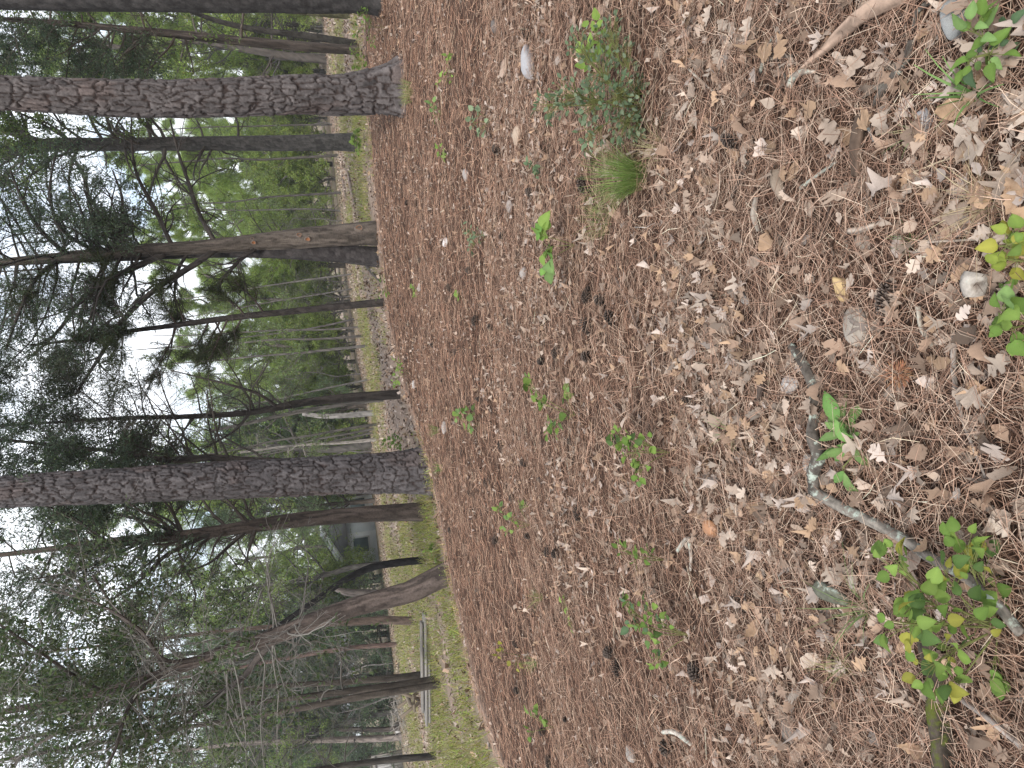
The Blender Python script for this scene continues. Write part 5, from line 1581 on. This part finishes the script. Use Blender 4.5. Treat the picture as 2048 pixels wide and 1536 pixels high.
GR = (0.13, 0.215, 0.045); GR2 = (0.18, 0.27, 0.06); GRD = (0.09, 0.155, 0.045); GRY = (0.28, 0.27, 0.05); GRL = (0.17, 0.27, 0.09); GRB = (0.09, 0.15, 0.075)
plant('spotted_vine', (2000, 1255), [(1790, 1120, 40, 12), (1830, 1180, 45, 14), (1890, 1140, 40, 12), (1800, 1245, 45, 13), (1860, 1240, 45, 13), (1930, 1090, 35, 10), (1960, 1130, 35, 9), (1880, 1300, 45, 13), (1950, 1230, 45, 12), (1850, 1340, 38, 10), (1980, 1180, 40, 9), (2030, 1330, 30, 7), (1915, 1370, 30, 7)],
      'round', 31, [GR, GR2, GRD, GR2, GRY], 'large leafy vine with round green and yellow spotted leaves at the lower corner', 'plant', 601, stem_r=0.003)
plant('seedling', (1715, 900), [(1690, 860, 22, 6), (1712, 872, 26, 7), (1735, 895, 22, 6), (1685, 935, 12, 2), (1740, 862, 18, 4)],
      'oblong', 54, [GRL, (0.17, 0.30, 0.09), (0.15, 0.29, 0.08)], 'bright green seedling with smooth oblong leaves beside the lichen branch', 'plant', 602, stem_r=0.003)
plant('leafy_vine', (2070, 650), [(2005, 620, 30, 8), (2025, 660, 28, 8), (2035, 595, 26, 6)], 'round', 37, [GR, GR2, GRL], 'green broad leaves rising at the near edge next to the cracked bark chunk', 'plant', 603, stem_r=0.003)
plant('leafy_vine', (2075, 520), [(2010, 490, 26, 10), (2030, 520, 28, 10), (2020, 470, 24, 8)], 'round', 30, [GRY, (0.22, 0.27, 0.05), GR2], 'yellowing green leaves at the near edge above the bark chunk', 'plant', 604, stem_r=0.003)
plant('weed', (2020, 90), [(1945, 60, 35, 9), (1980, 110, 40, 10), (2020, 60, 40, 10), (1935, 115, 25, 6)], 'ovate', 38, [GR, GRL, GRB], 'green leafy weed in front of the smooth grey boulder', 'plant', 605, stem_r=0.003)
plant('leafy_vine', (1340, 905), [(1240, 870, 22, 10), (1262, 905, 26, 14), (1280, 945, 22, 10), (1292, 885, 24, 10), (1230, 890, 16, 7)], 'round', 18, [GR, GR2, GRD], 'leafy green vine at mid ground above the lichen branch bend', 'plant', 606)
plant('leafy_vine', (1380, 1270), [(1255, 1215, 18, 8), (1272, 1245, 22, 10), (1300, 1270, 22, 10), (1315, 1320, 20, 10), (1325, 1245, 18, 7), (1290, 1215, 16, 7)], 'round', 18, [GR, GRB, GRD, GR2], 'leafy green vine hanging over the dark open cone', 'plant', 607)
plant('leafy_vine', (1150, 490), [(1085, 470, 14, 5), (1095, 495, 18, 6), (1098, 525, 16, 5)], 'round', 30, [GR2, GRL, (0.14, 0.27, 0.06)], 'small plant with big bright leaves beyond the grass tuft', 'plant', 608)
plant('leafy_vine', (1150, 830), [(1060, 765, 18, 7), (1085, 800, 22, 9), (1110, 840, 20, 8), (1130, 790, 20, 7), (1100, 860, 16, 6)], 'round', 18, [GR, GR2, GRL], 'thin sprawling vine with small round leaves just beyond the mid ground vine', 'plant', 609, parts=False)
plant('leafy_vine', (960, 850), [(920, 835, 14, 7), (935, 855, 14, 7), (940, 825, 12, 5)], 'round', 16, [GR2, GRL], 'small bright plant over the black cone in front of the crooked cedar', 'plant', 610, parts=False)
plant('leafy_vine', (1060, 1050), [(1000, 1020, 16, 7), (1025, 1040, 18, 8), (1040, 1015, 14, 6), (1010, 1065, 12, 5)], 'round', 13, [GR2, GRL, (0.2, 0.28, 0.07)], 'sparse sprig with tiny leaves between brown cedar and mushroom', 'plant', 611, parts=False)
plant('leafy_vine', (1330, 1120), [(1245, 1100, 16, 7), (1270, 1115, 18, 8), (1295, 1110, 16, 6)], 'ovate', 16, [GR2, GR], 'thin green sprig beyond the tiny tan mushroom', 'plant', 612, parts=False)
plant('leafy_vine', (1110, 1455), [(1065, 1430, 12, 5), (1080, 1445, 14, 5), (1060, 1465, 10, 4)], 'round', 17, [GR2, GR], 'little green plant among small cones near the lower picture edge', 'plant', 613, parts=False)
plant('leafy_vine', (1150, 1260), [(1130, 1205, 12, 4), (1155, 1245, 14, 4), (1140, 1225, 10, 3)], 'round', 12, [GR2], 'few pale leaves on a thin stem beyond the vine over the dark open cone', 'plant', 614, parts=False)
plant('leafy_bush', (1290, 215), [(1235, 190, 45, 81), (1180, 200, 42, 70), (1250, 250, 38, 59), (1200, 140, 42, 63), (1130, 190, 40, 46), (1280, 180, 34, 53), (1220, 60, 34, 31), (1160, 90, 34, 35), (1090, 210, 30, 24), (1250, 110, 34, 38), (1180, 270, 32, 28), (1280, 250, 28, 31)],
      'ovate', 14, [(0.12, 0.165, 0.09), (0.14, 0.19, 0.11), (0.09, 0.135, 0.07), (0.19, 0.235, 0.15)], 'dense blue green bush with small leaves beside the fine grass tuft', 'bush', 615, parts=False, stem_r=0.003)
plant('leafy_vine', (1240, 140), [(1190, 70, 28, 12), (1185, 110, 26, 12), (1210, 95, 22, 8)], 'round', 22, [GR2, (0.16, 0.24, 0.05)], 'yellow green vine growing through the upper side of the bush', 'plant', 616, parts=False)
small = [
    ((915, 150), [(893, 120, 10, 6), (900, 150, 14, 9), (880, 160, 10, 5)], 'low green sprig on the needles in front of the edge pine', GR2),
    ((885, 225), [(865, 210, 10, 8), (872, 230, 10, 7)], 'low green sprig at the camera side of the thick flared pine', GRL),
    ((892, 305), [(880, 298, 9, 6), (885, 312, 8, 5)], 'little green sprig in front of the straight oak', GR2),
    ((985, 240), [(955, 225, 14, 10), (965, 255, 14, 10), (945, 245, 10, 6)], 'pale grey green low herb between flared pine and bush', (0.17, 0.22, 0.13)),
    ((975, 480), [(930, 460, 16, 10), (945, 490, 18, 12), (955, 470, 14, 8)], 'pale grey green herb in front of the knotted cedar', (0.18, 0.24, 0.14)),
    ((922, 592), [(912, 588, 6, 6), (915, 596, 6, 5)], 'tiny bright sprig nearer of two in front of the thin pine', GR2),
    ((832, 580), [(825, 578, 6, 6), (828, 584, 5, 5)], 'tiny bright sprig farther of two in front of the thin pine', GR2),
    ((1090, 335), [(1060, 330, 12, 8), (1070, 350, 12, 8)], 'pale green herb just beyond the grass tuft', (0.14, 0.2, 0.11)),
    ((780, 570), [(765, 560, 8, 10), (770, 580, 8, 10), (755, 590, 7, 8)], 'low green tuft at the foot of the thin pine', GR2),
    ((735, 282), [(712, 270, 9, 18), (712, 285, 10, 20), (715, 298, 8, 14)], 'bright bushy clump hugging the foot of the straight oak', GR2),
    ((770, 55), [(725, 25, 14, 18), (735, 50, 14, 20), (745, 80, 12, 14), (715, 60, 12, 14)], 'leafy green clump at the foot of the edge pine', GR),
    ((735, 110), [(705, 105, 10, 14), (715, 130, 10, 12), (725, 120, 9, 10)], 'leafy clump round the foot of the slim straight cedar', GR2),
    ((820, 745), [(795, 725, 12, 16), (800, 745, 12, 16), (790, 760, 10, 12)], 'green clump on the needle bed edge in front of the elbow snag', GR2),
    ((812, 880), [(785, 870, 12, 14), (795, 885, 12, 16), (775, 885, 10, 12)], 'dark green clump beside the nearest big pine', GR),
    ((880, 1105), [(855, 1100, 10, 8), (868, 1112, 8, 6)], 'small green clump by the black curved stem', GR2),
    ((1040, 1310), [(1000, 1300, 14, 8), (1030, 1330, 12, 6)], 'sparse green herb near the needle bed edge past the leaning cedar', GRY),
]
for k, (bs, cl, lab, c_) in enumerate(small):
    plant('sprig', bs, cl, 'round' if k % 2 else 'ovate', 9 if bs[0] < 830 else 12, [c_, tuple(np.array(c_) * 0.8), tuple(np.array(c_) * 1.15)], lab, 'plant', 640 + k, parts=False, stem_r=0.0015)

def grass_tuft(base, n, h_px, spread_px, cols, lab, seed, wmm=1.6, lean=0.5, name='grass_tuft'):
    rng = rng_(seed)
    g = G(*base); m = px_m(g)
    H = h_px * m; S0 = spread_px * m
    a = Acc()
    th = rng.uniform(0, 6.283, n); rad = S0 * 0.25 * np.sqrt(rng.random(n))
    bx = g[0] + rad * np.cos(th); by = g[1] + rad * np.sin(th)
    th2 = th + rng.normal(0, 0.5, n)
    hh = H * rng.uniform(0.55, 1.15, n); le = rng.uniform(0.15, 1.0, n) * lean
    t = np.linspace(0, 1, 5)
    X = bx[:, None] + (np.cos(th2) * le * hh)[:, None] * (t ** 1.6)[None]
    Y = by[:, None] + (np.sin(th2) * le * hh)[:, None] * (t ** 1.6)[None]
    Z = ground_h(bx, by)[:, None] + hh[:, None] * (t * (1 - 0.45 * le[:, None] * t))
    sa = th2 + math.pi / 2 + rng.normal(0, 0.6, n)
    w_ = wmm * 0.001 * (1 - 0.85 * t)[None] * rng.uniform(0.7, 1.3, n)[:, None]
    A_ = np.stack([X + np.cos(sa)[:, None] * w_, Y + np.sin(sa)[:, None] * w_, Z], -1)
    B_ = np.stack([X - np.cos(sa)[:, None] * w_, Y - np.sin(sa)[:, None] * w_, Z], -1)
    V = np.stack([A_, B_], 2).reshape(-1, 3)
    k = (np.arange(n)[:, None] * 10 + np.arange(4)[None] * 2).reshape(-1)
    q = np.stack([k, k + 1, k + 3, k + 2], 1)
    c = np.array(cols)[rng.integers(0, len(cols), n)] * np.exp(rng.normal(0, 0.15, (n, 1)))
    a.add(V, quads=q, col=np.repeat(c, 10, 0))
    o = obj(name, a.mesh(name, M['grass'], origin=g), None, g)
    tag(o, lab, 'grass')
GC = [(0.16, 0.24, 0.06), (0.12, 0.19, 0.045), (0.22, 0.28, 0.09)]
GS = [(0.30, 0.30, 0.12), (0.2, 0.24, 0.08), (0.16, 0.2, 0.06)]
grass_tuft((1285, 355), 420, 125, 120, GC, 'dense fine bladed green grass tuft beside the blue green bush', 701, 1.3, 0.75)
grass_tuft((1215, 440), 120, 60, 120, GS, 'thin pale grass wisps beside the dense tuft', 702, 1.0, 1.0)
grass_tuft((822, 185), 160, 26, 90, GS, 'short grass fringe in front of the thick flared pine', 703, 3.0, 0.6)
grass_tuft((885, 935), 60, 26, 30, GC, 'short grass sprout in front of the nearest big pine', 704, 2.2, 0.8)
grass_tuft((878, 860), 60, 24, 26, GC, 'bright grass sprout on needles near the pale grey stone', 705, 2.2, 0.8)
grass_tuft((1085, 1195), 50, 40, 30, GS, 'wispy grass beside a small cone left of the brown cedar', 706, 1.3, 0.8)
grass_tuft((1075, 1325), 50, 40, 40, GC, 'wispy pale green grass before the lowest needle bed edge', 707, 1.3, 0.9)
grass_tuft((1740, 1215), 26, 120, 60, [(0.16, 0.23, 0.08), (0.2, 0.27, 0.1)], 'long curved grass blades by the stubby lichen wood', 708, 2.4, 1.1)
grass_tuft((1700, 1330), 34, 90, 60, [(0.2, 0.24, 0.09), (0.34, 0.3, 0.15)], 'thin half dry grass above the mossy log', 709, 1.6, 1.1)
grass_tuft((1960, 190), 16, 120, 60, [(0.12, 0.22, 0.06), (0.16, 0.26, 0.08)], 'broad green grass blades in front of the smooth grey boulder', 710, 4.5, 0.9)
grass_tuft((1830, 480), 14, 60, 40, [(0.14, 0.22, 0.08)], 'few green blades over the pinkish tan stone', 711, 2.0, 1.0)
grass_tuft((1850, 260), 16, 70, 60, [(0.22, 0.28, 0.12), (0.4, 0.36, 0.2)], 'few thin blades over the pale bluish rock', 712, 1.6, 1.1)
grass_tuft((1985, 400), 60, 110, 140, [(0.42, 0.33, 0.2), (0.36, 0.28, 0.18), (0.46, 0.38, 0.24)], 'tangle of dry straw grass at the near edge', 713, 1.6, 1.2)
grass_tuft((1320, 300), 70, 70, 120, [(0.42, 0.33, 0.2), (0.3, 0.28, 0.14)], 'dry straw stems on the camera side of the bush', 714, 1.2, 1.2)
grass_tuft((1470, 860), 14, 60, 50, [(0.14, 0.24, 0.08)], 'few green blades by themselves near the pale angular rock', 715, 1.5, 1.1)
# orange dead cedar sprig
a = Acc(); rng = rng_(716); g = G(1818, 745); m = px_m(g)
th = rng.uniform(0, 6.283, 130); rr = rng.uniform(0.0, 22, 130) * m
p = np.stack([g[0] + rr * np.cos(th), g[1] + 1.2 * rr * np.sin(th), np.full(130, g[2] + 0.03) + rng.uniform(0, 0.012, 130)], 1)
rhombs(a, p, np.stack([np.cos(th), np.sin(th), rng.normal(0, 0.3, 130)], 1), rng.uniform(0.014, 0.03, 130), rng.uniform(0.0025, 0.004, 130), vary((0.30, 0.15, 0.085), 130, rng, 0.2, 0.06), rng)
tag(obj('dead_sprig', a.mesh('dead_sprig', M['litter'], origin=g), None, g), 'rust orange dead cedar sprig lying on grey leaves', 'sprig')

# ------------------------------------------------------------------ man-made things beyond the trees
def box(acc, c, sx, sy, sz, col, R3=None):
    V = np.array([[x, y, z] for x in (-.5, .5) for y in (-.5, .5) for z in (-.5, .5)]) * np.array([sx, sy, sz])
    if R3 is not None: V = V @ np.asarray(R3).T
    q = [(0, 1, 3, 2), (4, 6, 7, 5), (0, 4, 5, 1), (2, 3, 7, 6), (0, 2, 6, 4), (1, 5, 7, 3)]
    acc.add(V + np.asarray(c), quads=q, col=col)
def boxobj(name, c, sx, sy, sz, col, parent, mat='plain', R3=None):
    a = Acc(); box(a, (0, 0, 0), sx, sy, sz, col, R3)
    return obj(name, a.mesh(name, M[mat]), parent, c)
def rotz(a): return np.array([[math.cos(a), -math.sin(a), 0], [math.sin(a), math.cos(a), 0], [0, 0, 1]])
def roty(a): return np.array([[math.cos(a), 0, math.sin(a)], [0, 1, 0], [-math.sin(a), 0, math.cos(a)]])
def rotx(a): return np.array([[1, 0, 0], [0, math.cos(a), -math.sin(a)], [0, math.sin(a), math.cos(a)]])

# white house
HD = 46.0
hb = PX(772, 1048, HD); gz = float(ground_h(hb[0], HD)); 
house = empty('white_house', (hb[0], HD, gz), 'small white house with a pitched grey roof seen past the brown cedar', 'house')
house.rotation_euler = (0, 0, 0.25)
W_, H_, D_ = 4.6, max(1.9, hb[2] - gz + 1.9), 5.0
boxobj('wall', (0, 0, H_ / 2), W_, D_, H_, (0.82, 0.84, 0.87), house)
a = Acc()
e = 0.35; rh = 1.35
V = [(-W_/2 - e, -D_/2 - e, H_ - 0.1), (W_/2 + e, -D_/2 - e, H_ - 0.1), (0, -D_/2 - e, H_ + rh), (-W_/2 - e, D_/2 + e, H_ - 0.1), (W_/2 + e, D_/2 + e, H_ - 0.1), (0, D_/2 + e, H_ + rh)]
a.add(V, tris=[(0, 1, 2), (3, 5, 4)], quads=[(0, 2, 5, 3), (1, 4, 5, 2), (0, 3, 4, 1)], col=(0.2, 0.2, 0.22))
rf = obj('roof', a.mesh('roof', M['plain']), house)
sl_ = math.hypot(W_/2 + e, rh + 0.1); an = math.atan2(rh + 0.1, W_/2 + e)
for s in (-1, 1):
    boxobj('fascia', (s * (W_/4 + e/2), -D_/2 - e - 0.04, H_ + rh/2 - 0.06), sl_, 0.06, 0.2, (0.8, 0.82, 0.85), rf, R3=roty(s * an))
for wx in (-1.2, 1.1):
    wn = boxobj('window', (wx, -D_/2 - 0.03, H_ - 0.85), 0.95, 0.08, 1.0, (0.8, 0.82, 0.84), house)
    boxobj('pane', (0, -0.045, 0), 0.8, 0.02, 0.84, (0.10, 0.14, 0.15), wn)
dr = boxobj('door', (-0.05, -D_/2 - 0.03, H_ - 1.0), 0.8, 0.06, 1.7, (0.6, 0.64, 0.68), house)
boxobj('sill', (0, -D_/2 - 0.1, H_ - 1.95), W_ * 0.9, 0.15, 0.06, (0.78, 0.8, 0.82), house)

# board fence at the picture edge
fb = G(805, 1510); FD = float(fb[1])
fence = empty('board_fence', fb, 'weathered grey upright board fence at the lower picture edge', 'fence')
ftop = float(PX(745, 1515, FD)[2] - fb[2])
x0 = 0.15; x1 = -2.6; nb = 19
for k in range(nb):
    c_ = 0.30 + 0.05 * math.sin(k * 2.3)
    boxobj('board', (x0 + (x1 - x0) * (k + 0.5) / nb, 0, ftop * 0.5), (x0 - x1) / nb * 0.9, 0.025, ftop * (0.96 + 0.02 * math.sin(k * 1.7)), (c_, c_ * 0.97, c_ * 0.93), fence, 'wood')
for hz in (0.93, 0.36):
    boxobj('rail', ((x0 + x1) / 2, -0.045, ftop * hz), x0 - x1 + 0.1, 0.05, 0.09, (0.24, 0.22, 0.2), fence, 'wood')
for px_ in (0.2, -1.1, -2.4):
    boxobj('post', (px_, 0.06, ftop * 0.52), 0.09, 0.09, ftop * 1.04, (0.22, 0.2, 0.18), fence, 'wood')

# stacked boards in the grass
sb = G(856, 1295)
stack = empty('board_stack', sb, 'stack of long grey boards lying in the yellow green grass', 'boards')
d1 = G(868, 1432) - G(850, 1215)
ang = math.atan2(d1[1], d1[0]); Lb = float(np.linalg.norm(d1[:2]))
ctr = (G(868, 1432) + G(850, 1215)) / 2 - sb
for k, (dy, dz, ll) in enumerate(((0, 0.05, 1.0), (0.17, 0.05, 0.95), (0.03, 0.11, 0.9), (0.19, 0.11, 1.0), (0.08, 0.17, 0.8))):
    n2 = np.array([-math.sin(ang), math.cos(ang), 0])
    boxobj('board', ctr + n2 * dy + np.array([0, 0, dz]), Lb * ll, 0.13, 0.045, (0.30 - 0.02 * k, 0.28 - 0.02 * k, 0.26 - 0.02 * k), stack, 'wood', R3=rotz(ang + 0.012 * (k % 3 - 1)))

# sawhorse
sg = G(838, 1392)
m = px_m(sg)
hs = 42 * m
horse = empty('sawhorse', sg, 'old wooden sawhorse with crossed legs beyond the stacked boards', 'sawhorse')
for yy in (-0.3, 0.3):
    for s in (-1, 1):
        boxobj('leg', (s * hs * 0.28, yy + 0.05 * s, hs * 0.5), 0.07, 0.05, hs * 1.15, (0.17, 0.135, 0.1), horse, 'wood', R3=roty(s * 0.5))
boxobj('beam', (0, 0, hs * 0.52), 0.08, 0.95, 0.09, (0.19, 0.155, 0.12), horse, 'wood')
boxobj('brace', (0, -0.38, hs * 0.35), hs * 0.8, 0.04, 0.07, (0.17, 0.14, 0.105), horse, 'wood')

# brush pile
bp = G(808, 1415); rng = rng_(720)
a = Acc(); items = []
for k in range(90):
    c = np.array([rng.normal(0, 0.7), rng.normal(0, 0.4), abs(rng.normal(0, 0.28))])
    d = norm(np.array([rng.normal(), rng.normal(), rng.normal(0, 0.6)])) * rng.uniform(0.3, 0.8)
    items.append((np.array([c - d / 2, c + rng.normal(0, 0.04, 3), c + d / 2 + rng.normal(0, 0.06, 3)]), np.array([0.014, 0.012, 0.006]), 4, np.array((0.3, 0.27, 0.24)) * rng.uniform(0.5, 1.2)))
tubes_mixed(a, items)
o = obj('brush_pile', a.mesh('brush_pile', M['twig']), None, bp)
tag(o, 'heap of grey dead brush behind the sawhorse', 'brush', kind='stuff')

# ------------------------------------------------------------------ thin air between the far trees
hm, ht, ho = new_mat('haze')
pv = ht.nodes.new('ShaderNodeVolumePrincipled')
pv.inputs['Color'].default_value = (0.9, 0.95, 1.0, 1)
pv.inputs['Density'].default_value = 0.0009
pv.inputs['Anisotropy'].default_value = 0.2
ht.links.new(pv.outputs['Volume'], ho.inputs['Volume'])
a = Acc(); box(a, (0, 0, 4), 340, 340, 34, (1, 1, 1))
hz_ = obj('haze', a.mesh('haze', hm))
tag(hz_, 'faint pale haze in the air between the far trees', kind='stuff')
